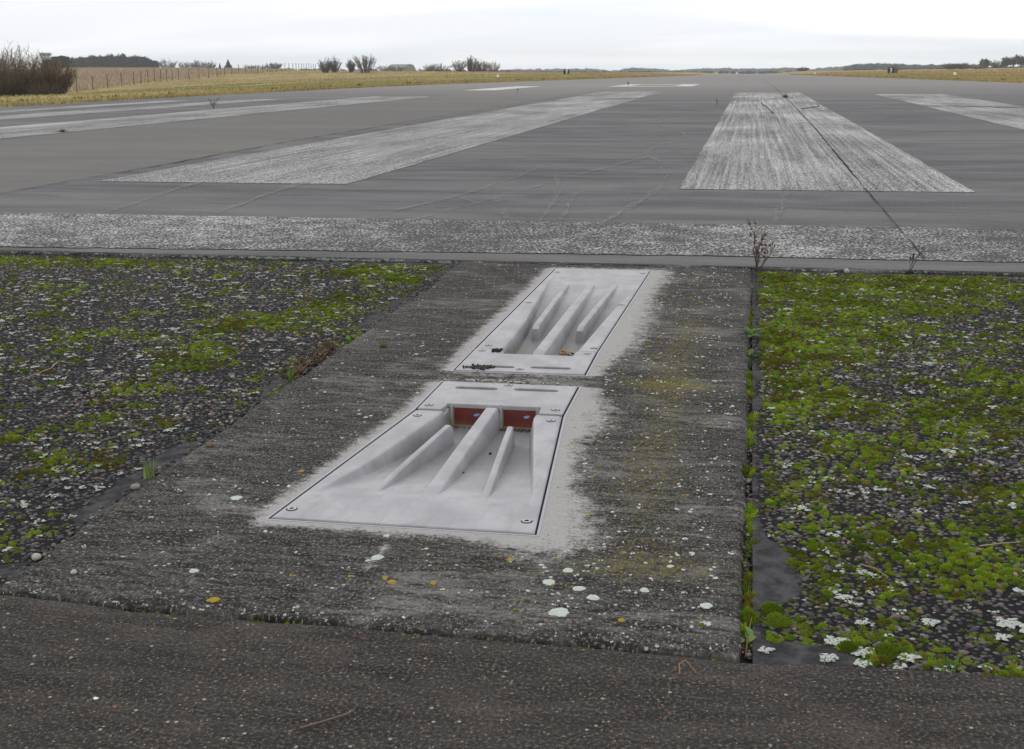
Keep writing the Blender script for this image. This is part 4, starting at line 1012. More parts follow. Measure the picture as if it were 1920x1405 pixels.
def tuft(lab, x, y, z, n, h, c, seed, spread=0.5, width=0.0022, name='grass_tuft', group=None, curl=0.3):
    rng = np.random.default_rng(seed); V = []; F = []
    for k in range(n):
        a = rng.uniform(0, 6.28); d_ = np.array([math.cos(a), math.sin(a), 0]); s_ = np.array([-d_[1], d_[0], 0])*width*rng.uniform(0.6, 1.2)
        L = h*rng.uniform(0.45, 1.1); sp = spread*rng.uniform(0.1, 1.0); p = np.array([rng.normal(0, h*0.08), rng.normal(0, h*0.08), 0]); o_ = len(V)
        for j in range(4):
            t = j/3; q = p+d_*(sp*L*(t+curl*t*t))+np.array([0, 0, L*t*(1-curl*sp*t)])
            if j < 3: V += [q-s_*(1-0.5*t), q+s_*(1-0.5*t)]
            else: V.append(q)
        F += [(o_, o_+1, o_+3), (o_, o_+3, o_+2), (o_+2, o_+3, o_+5), (o_+2, o_+5, o_+4), (o_+4, o_+5, o_+6)]
    V = np.array(V); c_ = np.repeat(np.array(c)[None]*rng.uniform(0.65, 1.3, (n, 1)), 7, 0)
    o = link(name, np_mesh(name, V, np.array(F), c_), M['grass']); o.location = (x, y, z); tag(o, lab, 'grass', group); return o
tuft('small green grass tuft at the slab edge beside the dry clump', -1.165, 3.05, -0.012, 9, 0.055, (0.10, 0.17, 0.05), 1, 0.6)
tuft('thin green grass tuft at the left slab edge, nearest the viewer', -1.160, 2.235, -0.012, 12, 0.05, (0.16, 0.20, 0.07), 2, 0.5)
tuft('fresh green grass tuft at the front edge of the right panel', 0.297, 1.642, -0.014, 14, 0.032, (0.08, 0.17, 0.05), 3, 0.6, 0.0012)
tuft('pale grass sprig at the tar patch in the right panel corner', 0.128, 1.640, -0.014, 4, 0.018, (0.30, 0.28, 0.20), 4, 0.4, 0.001)
tuft('green grass tuft growing on the joint of the brushed stripe', 0.845, 32.5, 0.0, 70, 0.11, (0.24, 0.23, 0.10), 5, 2.6, 0.012)
tuft('yellow-green grass tuft on the edge of the wide left stripe', -8.73, 15.2, 0.0, 110, 0.06, (0.23, 0.21, 0.09), 6, 3.5, 0.006)
# dry tangled clump on the slab edge
rng = np.random.default_rng(44); root = empty('dry_grass_clump', (-1.168, 3.27, -0.012)); tag(root, 'tangled clump of brown dead grass at the left slab edge', 'dead plant')
segs = []
for k in range(170):
    y0 = rng.uniform(-0.21, 0.20); p = np.array([rng.normal(-0.012, 0.014), y0, 0.0]); a = rng.uniform(0, 6.28)
    grow(rng, p, (math.cos(a)*1.1-0.3, math.sin(a)*1.1, rng.uniform(0.2, 1.1)), rng.uniform(0.02, 0.065), rng.uniform(0.0006, 0.0013), 0, segs, (0, 1), 0.5, -0.25, 0.7, 4, 0.0004)
V, F = tube_mesh(segs); pal = np.array([(0.30, 0.22, 0.14), (0.17, 0.11, 0.075), (0.10, 0.07, 0.05), (0.38, 0.31, 0.22)])
link('straw', np_mesh('straw', V, F, np.repeat(pal[rng.choice(4, len(segs), p=[.3, .35, .25, .1])], 6, 0)), M['twig'], root)
T = np.c_[rng.normal(-0.012, 0.012, 60), rng.uniform(-0.2, 0.19, 60), rng.uniform(0, 0.012, 60), rng.uniform(0.006, 0.014, (60, 3)), rng.uniform(0, 6, 60)]
V, F = merge(ICO_V, ICO_F, T, 0.35); tag(link('root_mat', np_mesh('root_mat', V, F, col_const(V, (0.05, 0.037, 0.026), rng)), M['twig'], root), kind='stuff')
# straight straw stalk and stray bits
def stick(lab, pts, r, c, name='twig', cat='twig', group=None):
    pts = np.array(pts, float); o0 = pts[0].copy(); segs = [(pts[i]-o0, pts[i+1]-o0, r*(1-0.3*i/len(pts)), r*(1-0.3*(i+1)/len(pts))) for i in range(len(pts)-1)]
    V, F = tube_mesh(segs, 5); o = link(name, np_mesh(name, V, F, col_const(V, c)), M['twig'], None, True); o.location = o0; tag(o, lab, cat, group); return o
stick('straight pale twig lying on the brown concrete at the bottom of the picture', [(-0.515, 1.325, 0.003), (-0.490, 1.345, 0.004), (-0.465, 1.372, 0.003)], 0.0015, (0.16, 0.115, 0.09))
stick('bent brown stalk on the brown concrete below the slab corner', [(-0.064, 1.548, 0.002), (-0.066, 1.566, 0.008), (-0.058, 1.574, 0.010), (-0.044, 1.560, 0.002)], 0.0011, (0.26, 0.14, 0.08))
stick('pale straw lying along the moss on the right panel', [(0.405, 2.09, 0.004), (0.445, 2.10, 0.008), (0.475, 2.115, 0.006)], 0.0013, (0.30, 0.24, 0.14))
stick('short straw leaning on the pebbles of the right panel', [(0.205, 1.98, 0.002), (0.225, 1.955, 0.006), (0.243, 1.935, 0.0)], 0.0011, (0.28, 0.20, 0.12))
stick('curved pale straw lying on the left panel', [(-1.86, 2.93, -0.004), (-1.835, 3.03, 0.004), (-1.84, 3.08, 0.012), (-1.80, 3.09, 0.004)], 0.0016, (0.30, 0.24, 0.15))
stick('thin brown stem standing in the joint near its front end', [(0.022, 1.655, -0.02), (0.026, 1.70, -0.002), (0.030, 1.735, 0.006)], 0.0011, (0.16, 0.09, 0.05))
stick('dark bare branch lying on the brushed stripe', [(0.38, 21.6, 0.012), (0.30, 23.4, 0.05), (0.20, 24.6, 0.09), (0.22, 26.2, 0.06)], 0.010, (0.06, 0.05, 0.045), 'fallen_branch', 'branch')
stick('forked dry branch lying right of the brushed stripe joint', [(0.92, 23.9, 0.012), (1.12, 24.1, 0.03), (1.22, 23.9, 0.05), (1.24, 24.8, 0.08)], 0.008, (0.09, 0.07, 0.06), 'fallen_branch', 'branch')
def pebble(lab, x, y, z, r, c, sh=(1, 0.8, 0.6), cat='pebble', name='pebble', group=None):
    bm = bmesh.new(); bmesh.ops.create_icosphere(bm, subdivisions=2, radius=1.0)
    rg = random.Random(int(x*999)+int(y*777))
    for v in bm.verts: v.co *= 1+rg.uniform(-0.10, 0.10)
    for v in bm.verts: v.co = Vector((v.co.x*r*sh[0], v.co.y*r*sh[1], v.co.z*r*sh[2]))
    me_ = bpy.data.meshes.new(name); bm.to_mesh(me_); bm.free()
    nm = 'p_%.2f_%.2f_%.2f' % c
    if nm not in M: M[nm] = simple(nm, c, 0.85, 0.25, 0.2, 120)
    o = link(name, me_, M[nm], None, True); o.location = (x, y, z+r*sh[2]*0.5); o.rotation_euler = (0, 0, rg.uniform(0, 6)); tag(o, lab, cat, group); return o
pebble('reddish pebble on the brown concrete at lower left', -0.767, 1.338, 0, 0.0035, (0.22, 0.11, 0.08))
pebble('pale pebble on the front left corner of the slab', -1.045, 1.735, 0, 0.0065, (0.36, 0.34, 0.29))
pebble('small white pebble left of the nearer light', -0.852, 2.20, 0, 0.0045, (0.62, 0.62, 0.60))
pebble('brown pebble on the left slab edge', -1.115, 2.43, 0, 0.010, (0.14, 0.095, 0.06))
pebble('pale stone lodged in the left slab joint', -1.152, 2.16, -0.006, 0.011, (0.22, 0.21, 0.19))
pebble('pale stone in the joint by the lower left corner', -1.150, 1.80, -0.008, 0.010, (0.34, 0.32, 0.28))
pebble('pale lump of stone on the lip behind the right panel', 0.40, 5.092, -0.012, 0.017, (0.30, 0.32, 0.285), (1, 0.5, 0.7), 'stone')
pebble('small dark crumb on the floor of the nearer tray', -0.555, 2.415, -0.026, 0.0045, (0.05, 0.035, 0.025), cat='debris', name='crumb')
pebble('dark crumb beside the middle rib of the nearer tray', -0.535, 2.60, -0.040, 0.0042, (0.05, 0.035, 0.025), cat='debris', name='crumb')
# shell fragment
bm = bmesh.new(); bmesh.ops.create_uvsphere(bm, u_segments=14, v_segments=8, radius=0.0038)
for v in list(bm.verts):
    if v.co.z < 0 or v.co.y > 0.0012: bm.verts.remove(v)
for v in bm.verts: v.co.z *= 0.5
me = bpy.data.meshes.new('shell_fragment'); bm.to_mesh(me); bm.free()
sh = link('shell_fragment', me, simple('shell', (0.70, 0.68, 0.64), 0.5, 0.4, 0.1), None, True); sh.location = (-0.802, 1.356, 0.0005)
md = sh.modifiers.new('solid', 'SOLIDIFY'); md.thickness = 0.0006; tag(sh, 'tiny curved white shell fragment on the brown concrete at lower left', 'shell')
# leaves: clover in the joint, dead leaves in the rear pocket
def leaf_mesh(name, L, W_, fold, droop, c, rng):
    V = []; F = []; n = 6
    for i in range(n+1):
        t = i/n; wd = W_*math.sin(math.pi*min(1, t*0.94+0.05))**0.8
        z = droop*t*t*L
        V += [(-wd, t*L, z+fold*wd), (0, t*L, z), (wd, t*L, z+fold*wd*rng.uniform(0.6, 1.4))]
    for i in range(n):
        a = i*3; F += [(a, a+1, a+4, a+3), (a+1, a+2, a+5, a+4)]
    return np_mesh(name, np.array(V), np.array(F), col_const(np.array(V), c))
def leafy(lab, x, y, z, n, size, c, seed, el=0.7):
    rng = np.random.default_rng(seed); root = empty('leafy_weed', (x, y, z)); tag(root, lab, 'weed')
    for k in range(n):
        o = link('leaf', leaf_mesh('leaf', size*rng.uniform(0.7, 1.2), size*0.30, 0.35, -0.3, tuple(q*rng.uniform(0.75, 1.2) for q in c), rng), M['grass'], root, True)
        o.rotation_euler = (rng.uniform(0.2, el+0.4), rng.uniform(-0.3, 0.3), k*2.4+rng.uniform(-.4, .4)); o.location = (rng.normal(0, size*0.15), rng.normal(0, size*0.5), size*rng.uniform(0, 0.4))
    return root
leafy('two pale green leaves in the joint at its front end', 0.024, 1.685, -0.012, 4, 0.020, (0.17, 0.26, 0.10), 61)
leafy('bright green leafy weed in the joint, middle of the slab', 0.030, 3.80, -0.012, 9, 0.030, (0.11, 0.20, 0.06), 62, 0.7)
leafy('small bright green weed in the joint just nearer than the leafy one', 0.028, 3.52, -0.014, 6, 0.024, (0.09, 0.17, 0.05), 63, 0.7)
leafy('small green weed at the left slab joint beyond the dry clump', -1.160, 3.56, -0.012, 6, 0.022, (0.12, 0.22, 0.06), 64)
rng = np.random.default_rng(71); root = empty('dead_leaf_pile', (-0.487, 3.432, -0.048)); tag(root, 'little pile of red-brown dead leaves in the pocket of the farther light', 'dead leaves')
for k in range(44):
    c = [(0.20, 0.075, 0.05), (0.26, 0.15, 0.08), (0.12, 0.07, 0.04), (0.32, 0.25, 0.14), (0.12, 0.13, 0.05)][k % 5]
    o = link('dead_leaf', leaf_mesh('dead_leaf', rng.uniform(0.014, 0.028), rng.uniform(0.003, 0.007), rng.uniform(0.2, 0.9), rng.uniform(-0.4, 0.5), c, rng), M['twig'], root, True)
    o.location = (rng.normal(0.002, 0.014), rng.normal(0.018, 0.012), rng.uniform(0.006, 0.050)); o.rotation_euler = (rng.uniform(-0.5, 0.7), rng.uniform(-0.7, 0.7), rng.uniform(0, 6.28))
def crumbs(lab, x, y, z, n, sx, sy, r, c, seed, name, cat):
    rng = np.random.default_rng(seed); T = np.c_[rng.normal(0, sx, n), rng.normal(0, sy, n), rng.uniform(-0.001, 0.003, n), rng.uniform(r*0.5, r*1.3, (n, 2)), rng.uniform(r*0.4, r*0.9, n), rng.uniform(0, 6, n)]
    V, F = merge(ICO_V, ICO_F, T, 0.3); o = link(name, np_mesh(name, V, F, col_const(V, c, rng, 0.4)), M['stone_mix']); o.location = (x, y, z); tag(o, lab, cat, kind='stuff'); return o
crumbs('patch of dark dirt covering the left slot of the farther light', -0.690, 3.222, 0.003, 160, 0.019, 0.010, 0.0042, (0.055, 0.05, 0.045), 81, 'dirt_patch', 'dirt')
crumbs('small black lump of grit at the pocket corner of the farther light', -0.683, 3.428, 0.004, 40, 0.006, 0.007, 0.0042, (0.03, 0.03, 0.035), 82, 'dirt_patch', 'dirt')
crumbs('line of dark silty dirt below the lamp windows of the nearer light', -0.545, 2.832, -0.054, 120, 0.045, 0.006, 0.0028, (0.07, 0.065, 0.03), 83, 'dirt_patch', 'dirt')
crumbs('row of pale grit along the far rim of the nearer light', -0.585, 3.088, 0.001, 90, 0.07, 0.008, 0.0034, (0.36, 0.34, 0.30), 84, 'grit_line', 'grit')

# ------------------------------------------------------------------ far scene: signs, markers, fence, tower, shelter
M['black'] = simple('black_board', (0.014, 0.014, 0.018), 0.5, 0.4, 0.2, 3)
M['white'] = simple('white_figure', (0.82, 0.82, 0.82), 0.6, 0.3, 0.05, 3)
M['post'] = simple('dark_post', (0.10, 0.09, 0.08), 0.8, 0.2, 0.2, 3)
M['orange'] = simple('orange_marker', (0.55, 0.12, 0.05), 0.6, 0.3, 0.1, 3)
def sign(lab, x, y, ztop, rz, wd=1.40, ht=1.25):
    z = gz(x, y); root = empty('distance_sign', (x, y, z)); root.rotation_euler = (0, 0, rz); tag(root, lab, 'sign', 'black distance boards beside the runway')
    top = ztop-z; b = top-ht
    bm = bmesh.new(); bmesh.ops.create_cube(bm, size=1.0)
    for v in bm.verts: v.co = Vector((v.co.x*wd, v.co.y*0.22, v.co.z*ht))
    bmesh.ops.bevel(bm, geom=bm.edges[:], offset=0.02, segments=1, affect='EDGES')
    me_ = bpy.data.meshes.new('board'); bm.to_mesh(me_); bm.free()
    o = link('board', me_, M['black'], root); o.location = (0, 0, b+ht/2)
    H = ht*0.74; s7 = [(-0.27, 0.5), (0.30, 0.5), (0.30, 0.36), (0.06, -0.5), (-0.14, -0.5), (0.10, 0.33), (-0.27, 0.33)]
    V = [(px_*H, -0.114, pz*H) for px_, pz in s7]+[(px_*H, -0.104, pz*H) for px_, pz in s7]
    n7 = len(s7); F = [tuple(range(n7))[::-1], tuple(range(n7, 2*n7))]+[(i, (i+1) % n7, n7+(i+1) % n7, n7+i) for i in range(n7)]
    o = link('numeral', py_mesh('numeral', V, F), M['white'], root); o.location = (0, 0, b+ht/2)
    for sx in (-0.45, 0.45):
        V, F = box(sx*wd, 0, b/2+0.02, 0.07, 0.07, max(b, 0.05)+0.1); link('leg', py_mesh('leg', V, F), M['post'], root)
    return root
sign('black board with white 7 standing left of the runway', -42.6, 300, -0.03, rad(6))
sign('black board with white 7 standing right of the runway', 29.6, 290, 0.05, rad(-14))
def marker(lab, x, y, h, mk):
    z = gz(x, y); root = empty('marker_post', (x, y, z)); tag(root, lab, 'marker')
    V, F = [], []; n = 10
    for r, zz in ((0.16, 0), (0.15, h*0.9), (0.06, h)):
        V += [(r*math.cos(6.2832*i/n), r*math.sin(6.2832*i/n), zz) for i in range(n)]
    F = [(k*n+i, k*n+(i+1) % n, (k+1)*n+(i+1) % n, (k+1)*n+i) for k in range(2) for i in range(n)]+[tuple(range(2*n, 3*n))]
    link('post', py_mesh('post', V, F), M[mk], root)
    V, F = box(0, 0, 0.02, 0.5, 0.5, 0.04); link('base', py_mesh('base', V, F), M['post'], root)
marker('small white marker in the left grass, left of the black board', -33.4, 170, 0.40, 'white')
marker('small white marker in the right grass near the picture edge', 25.1, 170, 0.42, 'white')
marker('small orange and white marker at the far right runway edge', 18.8, 320, 0.75, 'orange')
marker('pale marker farthest away at the right runway edge', 16.4, 350, 0.65, 'white')
# fence
fen = empty('wire_fence', (-118.5, 210, gz(-118.5, 210))); tag(fen, 'long wire fence with thin dark posts crossing the field at left', 'fence')
fo = np.array(fen.location)
fp = np.array(FENCE, float); seg = np.r_[0, np.cumsum(np.linalg.norm(np.diff(fp, axis=0), axis=1))]
pos = np.arange(0, seg[-1], 8.2); px_ = np.interp(pos, seg, fp[:, 0]); py_ = np.interp(pos, seg, fp[:, 1]); pz_ = ground_z(px_, py_)
V, F = box(0, 0, 1.3, 0.13, 0.13, 2.8); pm = py_mesh('post', V, F); pm.materials.append(M['post'])
for x, y, z in zip(px_, py_, pz_):
    o = bpy.data.objects.new('post', pm); col.objects.link(o); o.parent = fen; o.location = (x-fo[0], y-fo[1], z-fo[2])
for hz in (0.3, 0.8, 1.3, 1.8, 2.3, 2.6):
    segs = [((px_[i]-fo[0], py_[i]-fo[1], pz_[i]+hz-fo[2]), (px_[i+1]-fo[0], py_[i+1]-fo[1], pz_[i+1]+hz-fo[2]), 0.010, 0.010) for i in range(len(px_)-1)]
    V, F = tube_mesh(segs); link('wire', np_mesh('wire', V, F, col_const(V, (0.16, 0.15, 0.14))), M['twig'], fen)
# control tower
tx, ty = -361.6, 620; tz = gz(tx, ty); tow = empty('control_tower', (tx, ty, tz)); tow.rotation_euler = (0, 0, rad(20)); tag(tow, 'distant control tower with flared glazed cab and green roof', 'tower')
M['conc_far'] = simple('tower_concrete', (0.26, 0.235, 0.215), 0.9, 0.2, 0.15, 0.5); M['teal'] = simple('green_roof', (0.14, 0.34, 0.27), 0.6, 0.3, 0.1, 0.5); M['pane'] = simple('tinted_pane', (0.20, 0.20, 0.19), 0.15, 0.6, 0.2, 1.0)
M['mullion'] = simple('pale_mullion', (0.50, 0.49, 0.46), 0.7, 0.3, 0.1, 1.0)
TH = 9.2-tz-0.0
def frustum(r0, r1, z0, z1, n=8, ph=0.39):
    V = [(r0*math.cos(ph+6.2832*i/n), r0*math.sin(ph+6.2832*i/n), z0) for i in range(n)]+[(r1*math.cos(ph+6.2832*i/n), r1*math.sin(ph+6.2832*i/n), z1) for i in range(n)]
    return V, [tuple(range(n))[::-1], tuple(range(n, 2*n))]+[(i, (i+1) % n, n+(i+1) % n, n+i) for i in range(n)]
tp = 9.1-tz
for nm, fr, mk in (('shaft', frustum(2.0, 2.0, -0.5, tp-2.9), 'conc_far'), ('cab_floor', frustum(2.5, 2.5, tp-2.9, tp-2.45), 'conc_far'), ('cab_wall', frustum(2.3, 2.5, tp-2.45, tp-1.75), 'mullion'), ('cab_core', frustum(2.35, 2.75, tp-1.75, tp-0.55), 'pane'), ('roof', frustum(3.15, 3.05, tp-0.55, tp), 'teal')):
    link(nm, py_mesh(nm, *fr), M[mk], tow)
for i in range(8):
    a0, a1 = 0.39+6.2832*i/8, 0.39+6.2832*(i+1)/8
    q = lambda r, a, z: np.array((r*math.cos(a), r*math.sin(a), z))
    segs = [(q(2.5, a0, tp-1.75), q(2.95, a0, tp-0.5), 0.12, 0.12)]
    V, F = tube_mesh(segs, 4); link('mullion', py_mesh('mullion', V, F.tolist()), M['mullion'], tow)
    V = [q(2.45, a0, tp-1.74), q(2.45, a1, tp-1.74), q(2.85, a1, tp-0.56), q(2.85, a0, tp-0.56)]
    link('pane', py_mesh('pane', V, [(0, 1, 2, 3)]), M['pane'], tow)
# aircraft shelter: ribbed barrel vault
sx, sy = -214, 800; sz = gz(sx, sy); she = empty('aircraft_shelter', (sx, sy, sz)); she.rotation_euler = (0, 0, rad(52)); tag(she, 'low green arched aircraft shelter with pale ribs behind the bushes', 'shelter')
M['shelter'] = simple('shelter_skin', (0.19, 0.195, 0.15), 0.9, 0.1, 0.2, 0.3); M['shelter_rib'] = simple('shelter_rib', (0.36, 0.37, 0.33), 0.9, 0.2, 0.15, 0.3)
RS = 4.3; HS = 2.5-sz
def vault(r, h, y0, y1, n=18):
    V = [(r*math.cos(math.pi*i/n), y, h*math.sin(math.pi*i/n)) for y in (y0, y1) for i in range(n+1)]
    return V, [(i, i+1, n+2+i, n+1+i) for i in range(n)]+[tuple(range(n+1))[::-1], tuple(range(n+1, 2*n+2))]
link('front_wall', py_mesh('front_wall', *vault(RS, HS, -0.4, 0.4)), M['shelter'], she)
link('vault', py_mesh('vault', *vault(RS*0.97, HS*0.97, 0.4, 20)), M['shelter'], she)
for k in range(6):
    link('vault_rib', py_mesh('vault_rib', *vault(RS*1.01, HS*1.01, 3+k*3.1, 3.6+k*3.1)), M['shelter_rib'], she)

# ------------------------------------------------------------------ trees and bushes
def bare_plant(name, lab, cat, x, y, wd, ht, seed, c, style='bush', dens=1.0, group=None, rmin=0.02, sink=0.15):
    rng = np.random.default_rng(seed); segs = []; trunk = []
    if style == 'bush':
        for k in range(int(34*dens)):
            a = rng.uniform(0, 6.28); q = math.sqrt(rng.uniform(0, 1)); L = ht*(1-0.42*q*q)*rng.uniform(0.72, 1.05)
            p = np.array([math.cos(a)*q*wd*0.16, math.sin(a)*q*wd*0.16, 0.0]); d_ = np.array([math.cos(a)*q*wd/ht*0.50, math.sin(a)*q*wd/ht*0.50, 1.0]); pts = [p]
            for j in range(5):
                dd_ = d_+np.array([rng.normal(0, 0.07), rng.normal(0, 0.07), 0]); p = p+dd_*L/5; pts.append(p)
                segs.append((pts[-2], p, max(ht*0.010*(1-j/6), rmin), max(ht*0.010*(1-(j+1)/6), rmin), 3 if j < 3 else 2))
            for _ in range(11):
                t_ = rng.uniform(0.08, 1.0)*4.99; j = int(t_); b0 = pts[j]+(pts[j+1]-pts[j])*(t_-j); a2 = rng.uniform(0, 6.28); e_ = rng.uniform(0.15, 0.75)
                tl = ht*rng.uniform(0.09, 0.22); dv = np.array([math.cos(a2)*e_, math.sin(a2)*e_, 1.0])+0.35*d_*np.array([1, 1, 0]); dv /= np.linalg.norm(dv); tip = b0+dv*tl
                segs.append((b0, tip, rmin, rmin*0.6, 1))
                for _2 in range(2):
                    m_ = b0+dv*tl*rng.uniform(0.3, 0.8); segs.append((m_, m_+(dv+rng.normal(0, 0.45, 3))*tl*0.5, rmin*0.8, rmin*0.4, 0))
        trunk = [s for s in segs if s[4] == 3]; segs = [s for s in segs if s[4] < 3]
    else:
        grow(rng, (0, 0, -0.3), (rng.normal(0, .03), rng.normal(0, .03), 1), ht*0.22, ht*0.030, 0, trunk, (0, 1), 0.1, 0.3, 0.7, 3, rmin)
        top = trunk[-1][1]; r_ = trunk[-1][3]
        for k in range(int(10*dens)):
            a = 6.28*k/10+rng.uniform(-.3, .3); e = rng.uniform(0.25, 1.5)*wd/ht
            grow(rng, np.array(top)-np.array([0, 0, ht*rng.uniform(0, 0.16)]), (math.cos(a)*e, math.sin(a)*e, 0.8), ht*0.27, r_*0.7, 4, segs, (3, 5), 0.45, 0.10, 0.70, 2, rmin)
    z = gz(x, y); root = empty(name, (x, y, z-sink)); tag(root, lab, cat, group)
    allp = np.array([s[1] for s in segs]); h0 = np.percentile(allp[:, 2], 99.6); w0 = np.ptp(np.percentile(allp[:, 0], [1, 99])); kz = ht/h0; kx = wd/w0
    K = np.array([kx, kx, kz])
    f = lambda S: [(np.array(s[0])*K, np.array(s[1])*K, s[2], s[3]) for s in S]
    V, F = tube_mesh(f(trunk)); st_ = link('trunk' if style != 'bush' else 'stems', np_mesh('trunk', V, F, col_const(V, tuple(q*0.8 for q in c), rng)), M['bark'], root)
    if style == 'bush': tag(st_, kind='stuff')
    V, F = tube_mesh(f(segs)); link('crown', np_mesh('crown', V, F, col_const(V, c, rng, 0.35)), M['bark'], root)
    return root
BG = 'bare bushes on the left ridge'
def top_h(x, y, ztop): return ztop-gz(x, y)
bare_plant('bare_bush', 'tall pale bare willow bush at the left picture edge', 'bush', -67.6, 110, 7.6, top_h(-67.6, 110, 3.0), 301, (0.20, 0.155, 0.11), dens=7.0, rmin=0.016)
bare_plant('bare_bush', 'dense brown bush at left, in front of the tall willow', 'bush', -68.5, 107, 6.0, top_h(-68.5, 107, 1.35), 302, (0.13, 0.095, 0.055), dens=3.6, rmin=0.018)
bare_plant('bare_bush', 'dense brown bush below the control tower', 'bush', -64.6, 111, 4.6, top_h(-64.6, 111, 1.9), 303, (0.13, 0.092, 0.058), dens=3.6, rmin=0.018)
bare_plant('bare_bush', 'low dark brown bush right of the large left bushes', 'bush', -62.2, 106, 2.6, top_h(-62.2, 106, -0.1), 304, (0.10, 0.075, 0.05), dens=1.8, rmin=0.012)
bare_plant('bare_bush', 'tall bare bush mostly outside the left picture edge', 'bush', -74.0, 111, 7.0, top_h(-74, 111, 2.5), 305, (0.17, 0.135, 0.095), dens=2.0, rmin=0.012)
for i, (lab, x, y, wd, zt, c) in enumerate((
    ('left half of the twin rounded bushes on the ridge', -118.3, 350, 3.6, 3.5, 0), ('right half of the twin rounded bushes on the ridge', -116.2, 352, 3.6, 3.95, 0), ('narrow small bush between the twin and the large fan bush', -110.8, 350, 2.7, 3.2, 0),
    ('large fan-shaped bush, tallest of the three ridge bushes', -105.1, 345, 5.6, 4.35, 0), ('low scrub in front of the aircraft shelter, at its left', -144.3, 500, 7.5, 1.9, 1), ('low scrub hiding the left end of the shelter', -139, 500, 6.0, 1.5, 1),
    ('thin pale scrub right of the aircraft shelter', -120.9, 480, 4.4, 2.1, 1), ('rounded brown bush right of the aircraft shelter', -113.8, 470, 7.4, 2.3, 0), ('left lobe of the big bush group on the ridge', -100.3, 440, 5.0, 3.2, 0), ('main dark lobe of the big bush group', -96.5, 445, 6.4, 4.0, 0),
    ('right lobe of the big bush group on the ridge', -93.4, 446, 5.4, 2.9, 0), ('tall thin sapling rising out of the big bush group', -97.8, 447, 2.4, 4.9, 0), ('lone rounded bush right of the big bush group', -94.2, 470, 5.2, 2.8, 1))):
    bare_plant('bare_bush', lab, 'bush', x, y, wd, top_h(x, y, zt), 320+i, ((0.115, 0.095, 0.075), (0.165, 0.15, 0.12))[c], dens=1.3, group=BG, rmin=0.030)
for i, (lab, x, y, wd, zt) in enumerate((('rounded bare tree right of the dark wood', -335, 708, 11.5, 6.6), ('second bare tree right of the dark wood', -324, 708, 9, 5.2), ('third bare tree right of the dark wood', -314, 703, 8, 5.6), ('fourth and smallest bare tree right of the dark wood', -306, 700, 6.5, 5.2))):
    bare_plant('bare_tree', lab, 'tree', x, y, wd, top_h(x, y, zt), 340+i, (0.145, 0.135, 0.12), 'bush', 1.5, 'bare trees right of the wood', 0.055)
bare_plant('bare_bush', 'dark rounded bush on the skyline left of the fence posts', 'bush', -198.6, 520, 6.5, top_h(-198.6, 520, 3.1), 350, (0.09, 0.08, 0.07), dens=1.8, rmin=0.05)
bare_plant('bare_bush', 'low dark scrub on the skyline left of the rounded bush', 'bush', -222.4, 560, 9.5, top_h(-222.4, 560, 2.3), 351, (0.10, 0.09, 0.075), dens=1.8, rmin=0.05)
for i, (lab, x, wd, zt) in enumerate((('leftmost small round tree of the right-hand row', 109.5, 4.6, 3.0), ('low dense tree, second of the right-hand row', 115.0, 7.0, 2.3), ('open-crowned tree, third of the right-hand row', 118.5, 5.0, 3.6), ('largest tree of the right-hand row', 122.5, 7.0, 4.5), ('narrow tree right of the largest one', 126.3, 4.4, 4.2), ('tree at the right picture edge', 130.0, 6.5, 3.5))):
    bare_plant('bare_tree', lab, 'tree', x, 650, wd, top_h(x, 650, zt), 360+i, (0.125, 0.12, 0.09), 'tree' if i != 1 else 'bush', 1.5, 'trees on the rise at the right', 0.075)
for i, (lab, x, y, wd, zt) in enumerate((('left one of two brown thickets behind the right grass', 86.8, 600, 7, 1.3), ('right one of two brown thickets behind the right grass', 91.6, 600, 7.2, 1.3), ('low thicket below the right-hand tree row', 99.0, 600, 7, -0.1))):
    bare_plant('thicket', lab, 'bush', x, y, wd, top_h(x, y, zt), 370+i, (0.115, 0.09, 0.08), dens=1.8, rmin=0.05)
bare_plant('bare_bush', 'small brown bush behind the right-hand 7 board', 'bush', 34.4, 330, 2.4, top_h(34.4, 330, 0.8), 380, (0.17, 0.13, 0.10), dens=1.2, rmin=0.02)
def leaf_cloud(rng, n, size, shape='ball'):
    a = rng.normal(0, 1, (n, 3)); a /= np.linalg.norm(a, axis=1, keepdims=True); a *= rng.uniform(0.35, 1.0, (n, 1))**0.5
    V = (a[:, None, :]+rng.normal(0, size, (n, 3, 3)))
    return V.reshape(-1, 3), np.arange(3*n).reshape(-1, 3)
def evergreen(lab, x, y, wd, ztop, seed, kind):
    rng = np.random.default_rng(seed); z = gz(x, y); h = ztop-z; root = empty('evergreen_tree', (x, y, z)); tag(root, lab, 'tree')
    V, F = tube_mesh([((0, 0, -0.3), (0, 0, h*0.9), 0.25, 0.08)], 6); link('trunk', np_mesh('trunk', V, F, col_const(V, (0.08, 0.06, 0.05))), M['bark'], root)
    VV, FF, o_ = [], [], 0
    lobes = [(rng.uniform(-.38, .38)*wd, rng.uniform(-.3, .3)*wd, h*rng.uniform(0.35, 0.90), wd*rng.uniform(0.18, 0.30), h*0.13) for _ in range(22)] if kind == 'pine' else [(0, 0, h*(0.15+0.085*k), wd*0.5*(1-k/10.5), h*0.07) for k in range(10)]
    for lx, ly, lz, lr, lh in lobes:
        V, F = leaf_cloud(rng, 260, 0.20); VV.append(V*np.array([lr, lr, lh])+np.array([lx, ly, lz])); FF.append(F+o_); o_ += len(V)
    V = np.concatenate(VV); link('crown', np_mesh('crown', V, np.concatenate(FF), col_const(V, (0.030, 0.050, 0.034), rng, 0.4)), M['foliage'], root)
evergreen('broad dark pine beside the control tower', -297.5, 520, 8.6, 6.4, 401, 'pine')
